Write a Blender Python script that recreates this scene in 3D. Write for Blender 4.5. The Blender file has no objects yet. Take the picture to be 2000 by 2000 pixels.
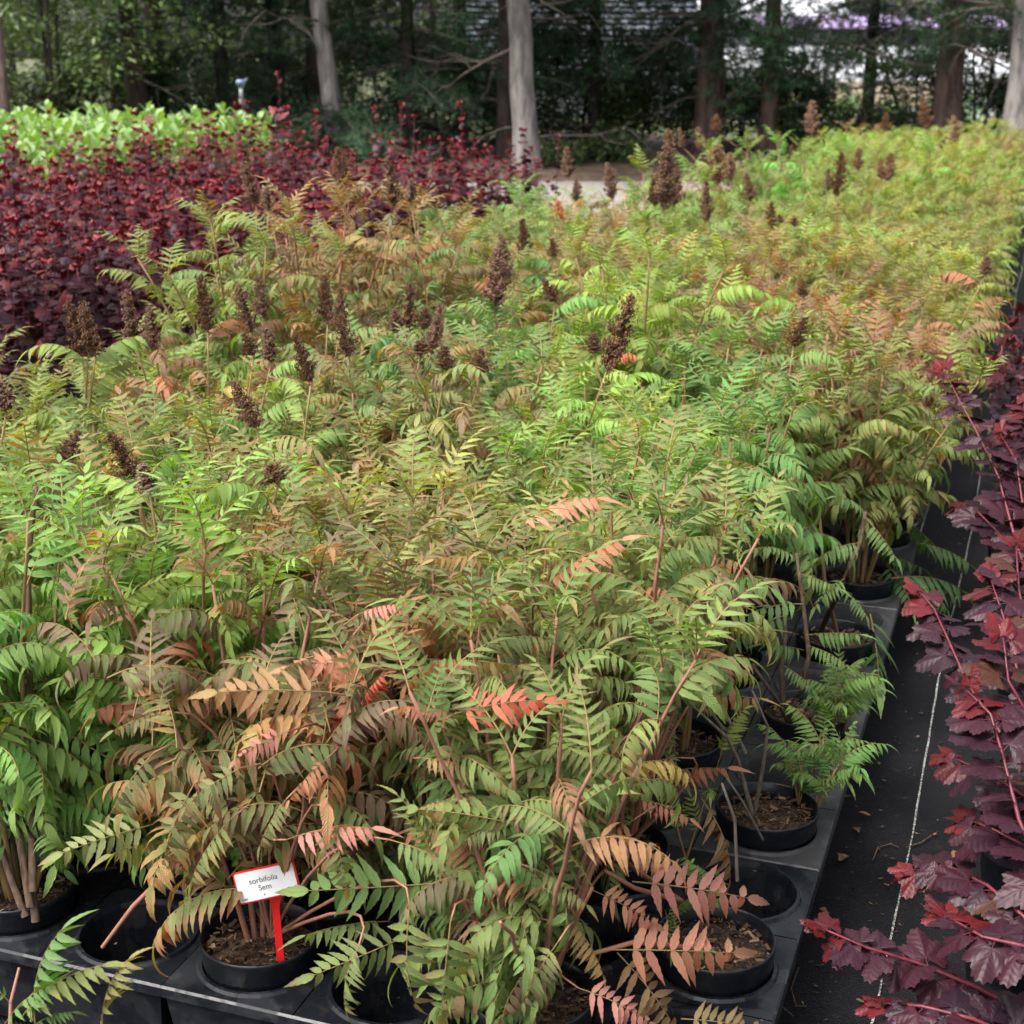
import bpy, math, random
import numpy as np
from mathutils import Vector, Matrix, Euler

S = bpy.context.scene
COL = S.collection
R = math.radians

# ------------------------------------------------------------------ camera
CAM_H, FPX, PITCH = 1.9, 2917.0, math.atan(900 / 2917.0)
cam_d = bpy.data.cameras.new("camera")
cam_d.sensor_fit = 'HORIZONTAL'; cam_d.sensor_width = 24.0; cam_d.lens = 35.0
cam_d.clip_start = 0.05; cam_d.clip_end = 600
cam_d.dof.use_dof = True; cam_d.dof.focus_distance = 3.1; cam_d.dof.aperture_fstop = 4.5
cam = bpy.data.objects.new("camera", cam_d)
cam.location = (0, 0, CAM_H); cam.rotation_euler = (R(90) - PITCH, 0, 0)
COL.objects.link(cam); S.camera = cam

# ------------------------------------------------------------------ sky, sun, exposure
W = bpy.data.worlds.new("World"); S.world = W; W.use_nodes = True
wn = W.node_tree.nodes; wl = W.node_tree.links
sky = wn.new('ShaderNodeTexSky'); sky.sky_type = 'NISHITA'; sky.sun_disc = False
SUN_EL, SUN_AZ = R(58), R(-120)
sky.sun_elevation = SUN_EL; sky.sun_rotation = SUN_AZ
sky.air_density = 1.0; sky.dust_density = 6.0; sky.ozone_density = 1.0
wn['Background'].inputs['Strength'].default_value = 0.15
hsv = wn.new('ShaderNodeHueSaturation'); hsv.inputs['Saturation'].default_value = .30   # clouded over: a nearly grey sky
wl.new(sky.outputs[0], hsv.inputs['Color']); wl.new(hsv.outputs[0], wn['Background'].inputs['Color'])
sun_d = bpy.data.lights.new("sun", 'SUN'); sun_d.energy = 1.5; sun_d.angle = R(18); sun_d.color = (1, .96, .9)
sun = bpy.data.objects.new("sun", sun_d); COL.objects.link(sun)
# sun_rotation turns clockwise from +Y seen from above
sd = Vector((math.sin(SUN_AZ) * math.cos(SUN_EL), math.cos(SUN_AZ) * math.cos(SUN_EL), math.sin(SUN_EL)))
sun.rotation_euler = sd.to_track_quat('Z', 'Y').to_euler()
S.view_settings.view_transform = 'Standard'; S.view_settings.look = 'None'
S.view_settings.gamma = 1; S.view_settings.use_curve_mapping = False
S.view_settings.exposure = 1.36
S.cycles.max_bounces = 8; S.cycles.transmission_bounces = 4; S.cycles.transparent_max_bounces = 8

# ------------------------------------------------------------------ measuring helpers
CT, ST = math.cos(PITCH), math.sin(PITCH)
AZ = math.atan(1080 / 3053.0)
EU = Vector((math.sin(AZ), math.cos(AZ), 0)); EW = Vector((math.cos(AZ), -math.sin(AZ), 0))
def ray(px, py):
    u, v = px - 1000, 1000 - py
    return Vector((u, FPX * CT + v * ST, v * CT - FPX * ST))
def on_z(px, py, z):
    d = ray(px, py); return Vector((0, 0, CAM_H)) + d * ((z - CAM_H) / d.z)
def on_y(px, py, Y):
    d = ray(px, py); return Vector((0, 0, CAM_H)) + d * (Y / d.y)
def on_w(px, py, w):
    d = ray(px, py); return Vector((0, 0, CAM_H)) + d * (w / d.dot(EW))
def bed(u, w, z=0.0):
    p = EU * u + EW * w; return Vector((p.x, p.y, z))
def to_bed(p): return p.dot(EU), p.dot(EW)
def project(p):
    q = p - Vector((0, 0, CAM_H)); d = q.y * CT - q.z * ST
    return 1000 + FPX * q.x / d, 1000 - FPX * (q.y * ST + q.z * CT) / d, d

# ------------------------------------------------------------------ node helper
class NT:
    def __init__(s, name):
        s.m = bpy.data.materials.new(name); s.m.use_nodes = True
        s.t = s.m.node_tree; s.n = s.t.nodes; s.l = s.t.links
        s.bsdf = s.n['Principled BSDF']; s.out = s.n['Material Output']
    def put(s, sock, v):
        if isinstance(v, bpy.types.NodeSocket): s.l.new(v, sock)
        elif v is not None:
            if sock.type == 'RGBA' and not hasattr(v, '__len__'): v = (v, v, v, 1)
            if sock.type == 'RGBA' and len(v) == 3: v = (*v, 1)
            sock.default_value = v
    def math(s, op, a, b=None, c=None, clamp=False):
        n = s.n.new('ShaderNodeMath'); n.operation = op; n.use_clamp = clamp
        for i, v in enumerate((a, b, c)):
            if v is not None: s.put(n.inputs[i], v)
        return n.outputs[0]
    def mix(s, f, a, b, mode='MIX'):
        n = s.n.new('ShaderNodeMix'); n.data_type = 'RGBA'; n.blend_type = mode
        s.put(n.inputs[0], f); s.put(n.inputs[6], a); s.put(n.inputs[7], b); return n.outputs[2]
    def noise(s, scale, vec=None, detail=3, rough=.55, w=None):
        n = s.n.new('ShaderNodeTexNoise'); n.inputs['Scale'].default_value = scale
        n.inputs['Detail'].default_value = detail; n.inputs['Roughness'].default_value = rough
        if vec is not None: s.l.new(vec, n.inputs['Vector'])
        return n.outputs[0]
    def coord(s, which='Object'):
        return s.n.new('ShaderNodeTexCoord').outputs[which]
    def mapping(s, vec, scale=(1, 1, 1), rot=(0, 0, 0)):
        n = s.n.new('ShaderNodeMapping'); s.l.new(vec, n.inputs[0])
        n.inputs['Scale'].default_value = scale; n.inputs['Rotation'].default_value = rot; return n.outputs[0]
    def attr(s, name):
        n = s.n.new('ShaderNodeAttribute'); n.attribute_name = name; return n.outputs
    def sep(s, v):
        n = s.n.new('ShaderNodeSeparateXYZ'); s.l.new(v, n.inputs[0]); return n.outputs
    def ramp(s, f, *stops):
        n = s.n.new('ShaderNodeValToRGB'); e = n.color_ramp.elements
        while len(e) < len(stops): e.new(.5)
        for el, (p, c) in zip(e, stops):
            el.position = p; el.color = (*c, 1) if hasattr(c, '__len__') else (c, c, c, 1)
        s.l.new(f, n.inputs[0]); return n.outputs[0]
    def smooth(s, x, lo, hi):
        n = s.n.new('ShaderNodeMapRange'); n.interpolation_type = 'SMOOTHSTEP'
        s.put(n.inputs[0], x); n.inputs[1].default_value = lo; n.inputs[2].default_value = hi; return n.outputs[0]
    def bump(s, h, strength=.5, dist=.01):
        n = s.n.new('ShaderNodeBump'); n.inputs['Strength'].default_value = strength
        n.inputs['Distance'].default_value = dist; s.l.new(h, n.inputs['Height'])
        s.l.new(n.outputs[0], s.bsdf.inputs['Normal']); return n.outputs[0]
    def fin(s, col=None, rough=.6, spec=.5):
        if col is not None: s.put(s.bsdf.inputs['Base Color'], col)
        s.put(s.bsdf.inputs['Roughness'], rough); s.put(s.bsdf.inputs['Specular IOR Level'], spec); return s.m
    def translucent(s, col, f, normal=None):
        t = s.n.new('ShaderNodeBsdfTranslucent'); s.put(t.inputs['Color'], col)
        if normal is not None: s.l.new(normal, t.inputs['Normal'])
        mx = s.n.new('ShaderNodeMixShader'); mx.inputs[0].default_value = f
        s.l.new(s.bsdf.outputs[0], mx.inputs[1]); s.l.new(t.outputs[0], mx.inputs[2])
        s.l.new(mx.outputs[0], s.out.inputs['Surface'])

M = {}
def leaf_material(name, veins, slant, purple, rough, trans, bump, backmix, vein_amt=.42, isl_mix=.35):
    """leaf colour = object colour x per-leaf tint; alpha (object) + tint alpha = how far the autumn tint has spread"""
    k = NT(name)
    oi = k.n.new('ShaderNodeObjectInfo'); tint = k.attr('tint'); luv = k.sep(k.attr('luv')[1])
    geo = k.n.new('ShaderNodeNewGeometry')
    base = k.mix(1.0, oi.outputs['Color'], tint[0], 'MULTIPLY')
    isl = geo.outputs['Random Per Island']
    s = k.math('MULTIPLY', k.math('ABSOLUTE', k.math('SUBTRACT', luv[0], .5)), 2)
    v = luv[1]
    ph = k.math('MULTIPLY', k.math('SUBTRACT', v, k.math('MULTIPLY', s, slant)), veins * 2 * math.pi)
    wave = k.math('COSINE', ph)
    vein = k.smooth(wave, .55, 1.0)
    mid = k.math('SUBTRACT', 1, k.smooth(s, .04, .16))
    vm = k.math('MAXIMUM', k.math('MULTIPLY', vein, .6), mid)
    nz = k.noise(38, k.coord('Object'), 2)
    al = k.math('ADD', oi.outputs['Alpha'], tint[3])
    m = k.math('ADD', k.math('MULTIPLY', v, .55), k.math('MULTIPLY', s, .25))
    m = k.math('ADD', m, k.math('MULTIPLY', k.math('SUBTRACT', nz, .5), 1.3))
    m = k.math('ADD', m, k.math('MULTIPLY', k.math('SUBTRACT', isl, .5), .4))
    m = k.math('SUBTRACT', k.math('ADD', m, k.math('MULTIPLY', al, 1.5)), 1.0)
    m = k.math('SUBTRACT', m, k.math('MULTIPLY', vm, .35))
    m = k.math('MULTIPLY', k.smooth(m, -.15, .6), .92)
    c = k.mix(k.math('MULTIPLY', k.math('SUBTRACT', isl, .5), isl_mix, clamp=True), base, (.30, .34, .07))
    if isl_mix and name == 'feather_leaf': purple = k.ramp(oi.outputs['Random'], (0, (.15, .052, .065)), (.3, (.20, .066, .068)), (.5, (.40, .125, .095)), (.8, (.46, .20, .085)), (1, (.38, .085, .07)))
    c = k.mix(m, c, purple)
    lite = k.mix(1.0, c, (1.5, 1.45, 1.2), 'MULTIPLY')
    c = k.mix(k.math('MULTIPLY', vm, vein_amt), c, lite)
    # a few brown spots and dry edges
    spot = k.smooth(k.noise(90, k.coord('Object'), 1), .70, .76)
    c = k.mix(k.math('MULTIPLY', spot, .6), c, (.10, .055, .025))
    back = k.mix(backmix[0], c, backmix[1])
    c2 = k.mix(geo.outputs['Backfacing'], c, back)
    h = k.math('ADD', k.math('MULTIPLY', wave, -.5), k.math('MULTIPLY', mid, -1.0))
    nb = k.bump(h, bump, .0016)
    r = k.math('ADD', rough, k.math('MULTIPLY', geo.outputs['Backfacing'], .25))
    r = k.math('ADD', r, k.math('MULTIPLY', k.math('SUBTRACT', nz, .5), .3))
    k.fin(c2, r, .45 if isl_mix else .25)
    if trans: k.translucent(k.mix(1.0, c, (1.9, 1.8, .5) if isl_mix else (2.5, .7, .7), 'MULTIPLY'), trans)
    return k.m
M['frond'] = leaf_material('feather_leaf', 12, .16, (.150, .050, .052), .36, .26, .6, (.35, (.16, .20, .08)))
M['purple'] = leaf_material('purple_leaf', 5, .25, (.030, .009, .016), .46, .06, .22, (.65, (.060, .016, .014)), .2, 0)
M['laurel'] = leaf_material('laurel_leaf', 4, .2, (.20, .26, .06), .32, .25, .2, (.5, (.22, .30, .12)), .5)
M['broad'] = leaf_material('broad_leaf', 4, .2, (.05, .09, .02), .40, .2, .2, (.5, (.10, .14, .07)), .3)

def stem_material(name, lo, hi, scale=60, rough=.6):
    k = NT(name); oi = k.n.new('ShaderNodeObjectInfo')
    n = k.noise(scale, k.mapping(k.coord('Object'), (1, 1, .25)), 4)
    c = k.mix(k.smooth(n, .35, .68), lo, hi)
    c = k.mix(k.math('MULTIPLY', oi.outputs['Random'], .5), c, k.mix(.5, lo, hi))
    k.bump(n, .4, .004); return k.fin(c, rough, .4)
M['stem_red'] = stem_material('pink_stem', (.24, .105, .062), (.32, .15, .105))
M['stem_tan'] = stem_material('tan_stem', (.20, .125, .045), (.27, .17, .08))
M['stem_brown'] = stem_material('woody_stem', (.055, .034, .022), (.16, .10, .065), 90, .8)
M['stem_wine'] = stem_material('wine_stem', (.07, .012, .02), (.16, .022, .035), 60, .45)
M['rachis'] = stem_material('leaf_stalk', (.20, .11, .05), (.26, .19, .07))
M['twig'] = stem_material('dead_twig', (.12, .095, .075), (.25, .21, .17), 90, .85)

def plain(name, lo, hi, scale, rough, bump=.3, dist=.005, spec=.5, coord='Object', stretch=(1, 1, 1), detail=5):
    k = NT(name); n = k.noise(scale, k.mapping(k.coord(coord), stretch), detail)
    k.bump(n, bump, dist); return k.fin(k.mix(k.smooth(n, .3, .7), lo, hi), rough, spec)

# wet black moulded plastic of trays and pots
def plastic(name, lo, hi, rlo, rhi):
    k = NT(name); co = k.coord('Object')
    n = k.noise(9, co, 4); n2 = k.noise(120, co, 2)
    wet = k.smooth(n, .46, .56)
    dust = k.smooth(k.noise(30, co, 5), .5, .8)
    c = k.mix(k.math('MULTIPLY', dust, .6), lo, hi)
    mud = k.smooth(k.noise(16, co, 6, .7), .56, .70); c = k.mix(k.math('MULTIPLY', mud, .3), c, (.050, .038, .028))
    k.bump(n2, .12, .002)
    k.bsdf.inputs['IOR'].default_value = 1.45
    r = k.n.new('ShaderNodeMapRange'); k.l.new(wet, r.inputs[0]); r.inputs[3].default_value = rlo; r.inputs[4].default_value = rhi
    return k.fin(c, r.outputs[0], .5)
M['pot'] = plastic('black_pot_plastic', (.006, .007, .010), (.028, .029, .034), .26, .48)
M['tray'] = plastic('black_tray_plastic', (.007, .008, .011), (.030, .031, .035), .22, .6)
M['tray_dry'] = plastic('dusty_tray_plastic', (.032, .032, .034), (.10, .098, .096), .5, .75)
M['soil'] = plain('peat_soil', (.022, .014, .009), (.09, .055, .032), 60, .95, .9, .02)
def bark_mat():
    k = NT('bark_chip'); g = k.n.new('ShaderNodeNewGeometry')
    c = k.ramp(g.outputs['Random Per Island'], (0, (.016, .010, .007)), (.45, (.06, .033, .019)), (.8, (.13, .075, .042)), (1, (.27, .18, .11)))
    return k.fin(c, .85, .3)
M['bark'] = bark_mat()
M['deadleaf'] = plain('dry_leaf', (.11, .05, .025), (.25, .13, .06), 50, .7, .5, .003)
M['seed'] = None
def seed_mat():
    k = NT('seed_capsules'); geo = k.n.new('ShaderNodeNewGeometry'); oi = k.n.new('ShaderNodeObjectInfo')
    c = k.ramp(geo.outputs['Random Per Island'], (0, (.018, .009, .005)), (.6, (.072, .034, .017)), (1, (.17, .088, .042)))
    c = k.mix(1.0, c, oi.outputs['Color'], 'MULTIPLY')
    return k.fin(c, .6, .4)
M['seed'] = seed_mat()

def mat_weed():
    k = NT('woven_weed_mat'); co = k.mapping(k.coord('Object'), (1, 1, 1))
    sp = k.sep(co)
    wa = k.math('SINE', k.math('MULTIPLY', sp[0], 2 * math.pi / .009))
    wb = k.math('SINE', k.math('MULTIPLY', sp[1], 2 * math.pi / .011))
    weave = k.math('MULTIPLY', wa, wb)
    n = k.noise(3, co, 6); n2 = k.noise(26, co, 4, .7); n3 = k.noise(160, co, 2)
    c = k.mix(k.smooth(n, .35, .7), (.0055, .0055, .007), (.012, .012, .014))
    c = k.mix(k.math('MULTIPLY', k.smooth(weave, .1, 1), .5), c, (.022, .022, .026))
    c = k.mix(k.math('MULTIPLY', k.smooth(n2, .56, .75), .35), c, (.05, .04, .032))
    c = k.mix(k.math('MULTIPLY', k.smooth(n3, .68, .74), .6), c, (.09, .075, .06))
    k.bump(weave, .9, .002)
    r = k.math('ADD', .62, k.math('MULTIPLY', n, .3))
    return k.fin(c, r, .16)
M['mat'] = mat_weed()
def mat_line():
    k = NT('white_mat_thread'); co = k.coord('Object'); n = k.noise(120, co, 4, .7)
    return k.fin(k.mix(k.smooth(n, .42, .6), (.05, .05, .05), (.42, .42, .40)), .8, .3)
M['line'] = mat_line()
def mat_gravel():
    k = NT('pale_gravel'); co = k.coord('Object')
    v = k.n.new('ShaderNodeTexVoronoi'); v.inputs['Scale'].default_value = 28; k.l.new(co, v.inputs['Vector'])
    n = k.noise(.8, co, 5)
    c = k.mix(k.sep(v.outputs['Color'])[0], (.17, .15, .135), (.33, .30, .27))
    c = k.mix(k.math('MULTIPLY', k.smooth(n, .5, .7), .6), c, (.20, .17, .14))
    k.bump(v.outputs['Distance'], .7, .02); return k.fin(c, .9, .3)
M['gravel'] = mat_gravel()
M['ground'] = plain('rough_grass_ground', (.05, .06, .02), (.10, .11, .04), 3, .95, .5, .05)
M['litter'] = plain('needle_litter', (.05, .030, .018), (.13, .085, .055), 5, .95, .8, .04)
def mat_trunk(name, lo, hi):
    k = NT(name); co = k.coord('Object'); n = k.noise(9, k.mapping(co, (1, 1, .22)), 6, .65); n2 = k.noise(2.0, co, 3)
    c = k.mix(k.smooth(n, .35, .65), lo, hi)
    c = k.mix(k.math('MULTIPLY', k.smooth(n2, .5, .75), .5), c, tuple(x * .55 for x in hi))
    k.bump(n, 1, .03); return k.fin(c, .9, .2)
M['trunk_pale'] = mat_trunk('pale_bark', (.11, .10, .095), (.26, .24, .228))
M['trunk_brown'] = mat_trunk('brown_bark', (.042, .030, .026), (.125, .088, .075))
M['trunk_dark'] = mat_trunk('dark_bark', (.018, .014, .012), (.055, .042, .036))
M['branch'] = mat_trunk('dead_branch_bark', (.08, .066, .058), (.18, .15, .135))
M['needle'] = None
def mat_needle():
    k = NT('pine_needles'); geo = k.n.new('ShaderNodeNewGeometry'); oi = k.n.new('ShaderNodeObjectInfo')
    c = k.ramp(geo.outputs['Random Per Island'], (0, (.010, .028, .012)), (.7, (.024, .066, .024)), (1, (.055, .125, .040)))
    c = k.mix(1.0, c, oi.outputs['Color'], 'MULTIPLY')
    return k.fin(c, .5, .4)
M['needle'] = mat_needle()
M['white'] = plain('white_sheeting', (.45, .47, .51), (.62, .63, .66), 3, .5, .1)
M['steel'] = plain('grey_steel', (.22, .23, .25), (.36, .37, .39), 20, .4, .1)
M['bluesteel'] = plain('blue_cap', (.10, .14, .24), (.18, .22, .32), 20, .4, .1)
M['wire'] = plain('dark_wire', (.03, .035, .035), (.07, .075, .07), 20, .5, .1)
M['slatblue'] = plain('pale_blue_slat', (.20, .23, .29), (.34, .37, .44), 6, .5, .1)
M['grey_wall'] = plain('grey_building_wall', (.10, .11, .13), (.17, .18, .20), 2, .8, .1)  # plain grey walls of the glasshouse, lilac tunnel and packing shed
M['lilac'] = plain('lilac_sheet', (.26, .19, .36), (.38, .29, .48), 6, .6, .2)
M['beige'] = plain('beige_boards', (.42, .34, .25), (.58, .48, .36), 4, .7, .1)
M['redplastic'] = plain('red_plastic', (.62, .012, .014), (.70, .02, .018), 30, .38, .05)
M['card'] = plain('white_label_card', (.74, .75, .77), (.82, .82, .83), 30, .5, .03)
M['ink'] = plain('black_ink', (.02, .02, .022), (.03, .03, .03), 30, .6, .02)

# ------------------------------------------------------------------ mesh helper
class MB:
    def __init__(s):
        s.v = []; s.f = []; s.uv = []; s.t = []; s.mi = []; s.n = 0
    def add(s, v, f, mat=0, uv=None, tint=(1, 1, 1, 0)):
        v = np.asarray(v, dtype=np.float32).reshape(-1, 3); k = len(v)
        s.v.append(v)
        s.f.extend([tuple(i + s.n for i in q) for q in f]); s.mi.extend([mat] * len(f))
        s.uv.append(np.full((k, 3), .5, np.float32) if uv is None else np.asarray(uv, np.float32))
        t = np.asarray(tint, np.float32)
        s.t.append(np.tile(t, (k, 1)) if t.ndim == 1 else t); s.n += k
    def add_mesh_data(s, md, M4=None, tint=None, matmap=None):
        v, f, mi, uv, t = md
        if M4 is not None:
            A = np.array(M4); v = v @ A[:3, :3].T.astype(np.float32) + A[:3, 3].astype(np.float32)
        s.v.append(v.astype(np.float32)); n = s.n
        s.f.extend([tuple(i + n for i in q) for q in f])
        s.mi.extend(mi if matmap is None else [matmap[i] for i in mi]); s.uv.append(uv)
        if tint is not None:
            t = t * np.asarray([*tint[:3], 1], np.float32); t[:, 3] += tint[3]
        s.t.append(t); s.n += len(v)
    def data(s):
        return np.concatenate(s.v), s.f, s.mi, np.concatenate(s.uv), np.concatenate(s.t)
    def mesh(s, name, mats, smooth=True):
        v, f, mi, uv, t = s.data()
        me = bpy.data.meshes.new(name); me.from_pydata(v.tolist(), [], f)
        a = me.attributes.new('luv', 'FLOAT_VECTOR', 'POINT'); a.data.foreach_set('vector', uv.ravel())
        a = me.attributes.new('tint', 'FLOAT_COLOR', 'POINT'); a.data.foreach_set('color', t.ravel())
        for m in mats: me.materials.append(m)
        me.polygons.foreach_set('material_index', mi)
        me.polygons.foreach_set('use_smooth', [smooth] * len(f)); me.update(); return me

def obj(name, me, parent=None, loc=None, M4=None, color=None):
    o = bpy.data.objects.new(name, me); COL.objects.link(o)
    if parent is not None: o.parent = parent
    if M4 is not None: o.matrix_basis = M4
    elif loc is not None: o.location = loc
    if color is not None: o.color = color
    return o
def thing(name, label, cat, loc=(0, 0, 0), rz=0, group=None, me=None):
    o = bpy.data.objects.new(name, me); COL.objects.link(o)
    o.location = loc; o.rotation_euler = (0, 0, rz); o['label'] = label; o['category'] = cat
    if group: o['group'] = group
    return o
def structure(name, me):
    o = bpy.data.objects.new(name, me); COL.objects.link(o); o['kind'] = 'structure'; return o

def tube(mb, pts, radii, sides=6, mat=0, tint=(1, 1, 1, 0), cap=True):
    pts = [Vector(p) for p in pts]; n = len(pts); vs = []; uv = []
    if not hasattr(radii, '__len__'): radii = [radii] * n
    for i, p in enumerate(pts):
        d = (pts[min(i + 1, n - 1)] - pts[max(i - 1, 0)]).normalized()
        a = d.cross(Vector((.31, .17, .93)) if abs(d.z) < .9 else Vector((1, .1, 0))).normalized(); b = d.cross(a)
        for k in range(sides):
            q = 2 * math.pi * k / sides
            vs.append(p + (a * math.cos(q) + b * math.sin(q)) * radii[i]); uv.append((.5, i / n, 0))
    f = []
    for i in range(n - 1):
        for k in range(sides):
            k2 = (k + 1) % sides
            f.append((i * sides + k, i * sides + k2, (i + 1) * sides + k2, (i + 1) * sides + k))
    if cap: f.append(tuple((n - 1) * sides + k for k in range(sides)))
    mb.add([tuple(v) for v in vs], f, mat, uv, tint)
def box(mb, lo, hi, mat=0):
    x0, y0, z0 = lo; x1, y1, z1 = hi
    v = [(x0, y0, z0), (x1, y0, z0), (x1, y1, z0), (x0, y1, z0), (x0, y0, z1), (x1, y0, z1), (x1, y1, z1), (x0, y1, z1)]
    mb.add(v, [(0, 3, 2, 1), (4, 5, 6, 7), (0, 1, 5, 4), (1, 2, 6, 5), (2, 3, 7, 6), (3, 0, 4, 7)], mat)
def lathe(mb, prof, seg=36, mat=0, wob=None):
    n = len(prof); v = []; f = []
    for r, z in prof:
        for k in range(seg):
            a = 2 * math.pi * k / seg; v.append((r * math.cos(a), r * math.sin(a), z))
    for i in range(n - 1):
        for k in range(seg):
            k2 = (k + 1) % seg; f.append((i * seg + k, i * seg + k2, (i + 1) * seg + k2, (i + 1) * seg + k))
    mb.add(v, f, mat)

# ------------------------------------------------------------------ feather leaf (frond)
def leaflet(mb, base, d, up, ln, wd, nseg, droop0, droop1, fold, serr, tint, mat=0):
    """one toothed leaflet: midrib folded, tip curving down"""
    d = d.normalized(); side = d.cross(up).normalized(); nrm = side.cross(d).normalized()
    p = base.copy(); v = []; uv = []
    for i in range(nseg + 1):
        t = i / nseg
        ang = droop0 + droop1 * t * t
        dd = d * math.cos(ang) - nrm * math.sin(ang); nn = nrm * math.cos(ang) + d * math.sin(ang)
        if i: p = p + dd * (ln / nseg)
        w = wd * (min(1, t * 4.5 + .15) ** .7) * ((1 - t) ** 1.2) * (1 + 1.3 * t) * 1.03
        if serr and 0 < i < nseg: w *= 1 + (serr if i % 2 else -serr)
        v += [p + side * w + nn * (fold * w), p, p - side * w + nn * (fold * w)]
        uv += [(0, t, 0), (.5, t, 0), (1, t, 0)]
    f = []
    for i in range(nseg):
        a = i * 3
        f += [(a, a + 1, a + 4, a + 3), (a + 1, a + 2, a + 5, a + 4)]
    mb.add([tuple(q) for q in v], f, mat, uv, tint)
def frond_data(rng, L=.27, pairs=9, e0=45, bend=80, hang=.35, fine=True, lw=1.0, curl=.9):
    mb = MB(); n = 10 if fine else 5
    pts = []; dirs = []; p = Vector((0, 0, 0)); yaw = rng.uniform(-.15, .15)
    N = 24
    for i in range(N + 1):
        t = i / N; e = R(e0 - bend * t ** 1.3); q = yaw * t
        d = Vector((math.sin(q) * math.cos(e), math.cos(q) * math.cos(e), math.sin(e)))
        pts.append(p.copy()); dirs.append(d); p = p + d * (L / N)
    idx = [round(k * N / n) for k in range(n + 1)]
    tube(mb, [pts[i] for i in idx], [.0021 - .0014 * i / N for i in idx], 5 if fine else 3, 1, cap=False)
    t0 = .17
    for j in range(pairs + 1):
        t = t0 + (1 - t0) * (j / pairs); i = min(N, int(t * N)); fr = t * N - i
        P = pts[i].lerp(pts[min(N, i + 1)], fr); d = dirs[i]
        sd_ = d.cross(Vector((0, 0, 1))).normalized(); up = sd_.cross(d).normalized()
        g = .62 + .38 * math.sin(math.pi * min(1, (t - t0) / (1 - t0) * .9 + .22))
        if j == pairs:
            leaflet(mb, P - d * L * .02, d, up, L * .36, L * .040 * lw, 10 if fine else 4, .1, curl, .3, .10 if fine else 0, (1, 1, 1, .05)); continue
        for s_ in (-1, 1):
            if rng.random() < .03: continue
            fwd = R(rng.uniform(60, 74) - 30 * (j / pairs) ** 1.5)
            h = hang + rng.gauss(.02, .2) + .25 * (j / pairs)
            dd = (sd_ * s_ * math.sin(fwd) + d * math.cos(fwd)); dd = (dd * math.cos(h) - up * math.sin(h)).normalized()
            ln = L * .335 * g * rng.uniform(.9, 1.1); wd = L * .0345 * lw * rng.uniform(.9, 1.1) * (.75 + .25 * g)
            br = rng.uniform(.85, 1.15)
            leaflet(mb, P, dd, (up * math.cos(h) + sd_ * s_ * math.sin(h)), ln, wd, 10 if fine else 4,
                    rng.uniform(-.15, .15), curl * rng.uniform(.6, 1.3), rng.uniform(.15, .4), .10 if fine else 0, (br, br, br * rng.uniform(.9, 1.05), .12 * (j / pairs - .5)))
    return mb.data()

RG = random.Random(11)
FINE_D, FAR_D = [], []
for i in range(20):
    kw = dict(L=RG.uniform(.21, .29), pairs=RG.choice([9, 10, 10, 11, 11]), e0=RG.uniform(30, 62), bend=RG.uniform(55, 115),
              hang=RG.uniform(.1, .75), lw=RG.uniform(.9, 1.15), curl=RG.uniform(.5, 1.3))
    FINE_D.append(frond_data(RG, fine=True, **kw))
    if i < 8: kw['pairs'] = 9; FAR_D.append(frond_data(RG, fine=False, **kw))
for i in range(2):   # young upright leaves of the shoot tip
    kw = dict(L=.17, pairs=7, e0=78, bend=50, hang=.0, lw=.9, curl=.5)
    FINE_D.append(frond_data(RG, fine=True, **kw)); FAR_D.append(frond_data(RG, fine=False, **kw))
FLAT = len(FINE_D)   # nearly straight leaf, leaflets hanging, used for the leaves that stand out
for i in range(3):
    FINE_D.append(frond_data(RG, L=.30, pairs=9, e0=6, bend=14 + 16 * i, hang=[.95, .55, .2][i], fine=True, lw=1.1, curl=.35))
def mesh_of(data, name, mats):
    mb = MB(); mb.add_mesh_data(data); return mb.mesh(name, mats)
FINE = [mesh_of(d, 'frond', [M['frond'], M['rachis']]) for d in FINE_D]

# ------------------------------------------------------------------ seed heads
def seed_head_mesh(rng, h, r, n):
    """spent flower plume: many short side sprays set with tiny capsules"""
    mb = MB(); tube(mb, [(0, 0, -.02), (0, 0, h * .5), (0, 0, h * .98)], [.003, .002, .001], 4, 1); nb = 34
    for b in range(nb):
        t = (b / nb) ** 1.15; a = b * 2.4 + rng.gauss(0, .4); L = r * 1.25 * (1 - t) ** .75 * rng.uniform(.45, 1.25) + .006
        d = Vector((math.cos(a), math.sin(a), rng.uniform(.7, 1.5))).normalized(); o = Vector((0, 0, h * t * .97))
        tube(mb, [o, o + d * L], [.0011, .0006], 3, 1, cap=False)
        for i in range(int(n / nb * (.5 + 1.0 * (1 - t)))):
            u = rng.random() ** .8; c = o + d * L * u + Vector((rng.gauss(0, 1), rng.gauss(0, 1), rng.gauss(0, 1))) * .0042; s = rng.uniform(.0020, .0038)
            v = [(c.x + s, c.y, c.z), (c.x - s * .5, c.y + s * .87, c.z), (c.x - s * .5, c.y - s * .87, c.z), (c.x, c.y, c.z + s * 1.4), (c.x, c.y, c.z - s)]
            mb.add(v, [(0, 1, 3), (1, 2, 3), (2, 0, 3), (1, 0, 4), (2, 1, 4), (0, 2, 4)], 0)
    return mb.mesh('seed_head', [M['seed'], M['stem_tan']], False)
HEADS = [seed_head_mesh(random.Random(70 + i), 1.0 * .2, [.042, .048, .040, .052][i], 1600) for i in range(4)]

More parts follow.
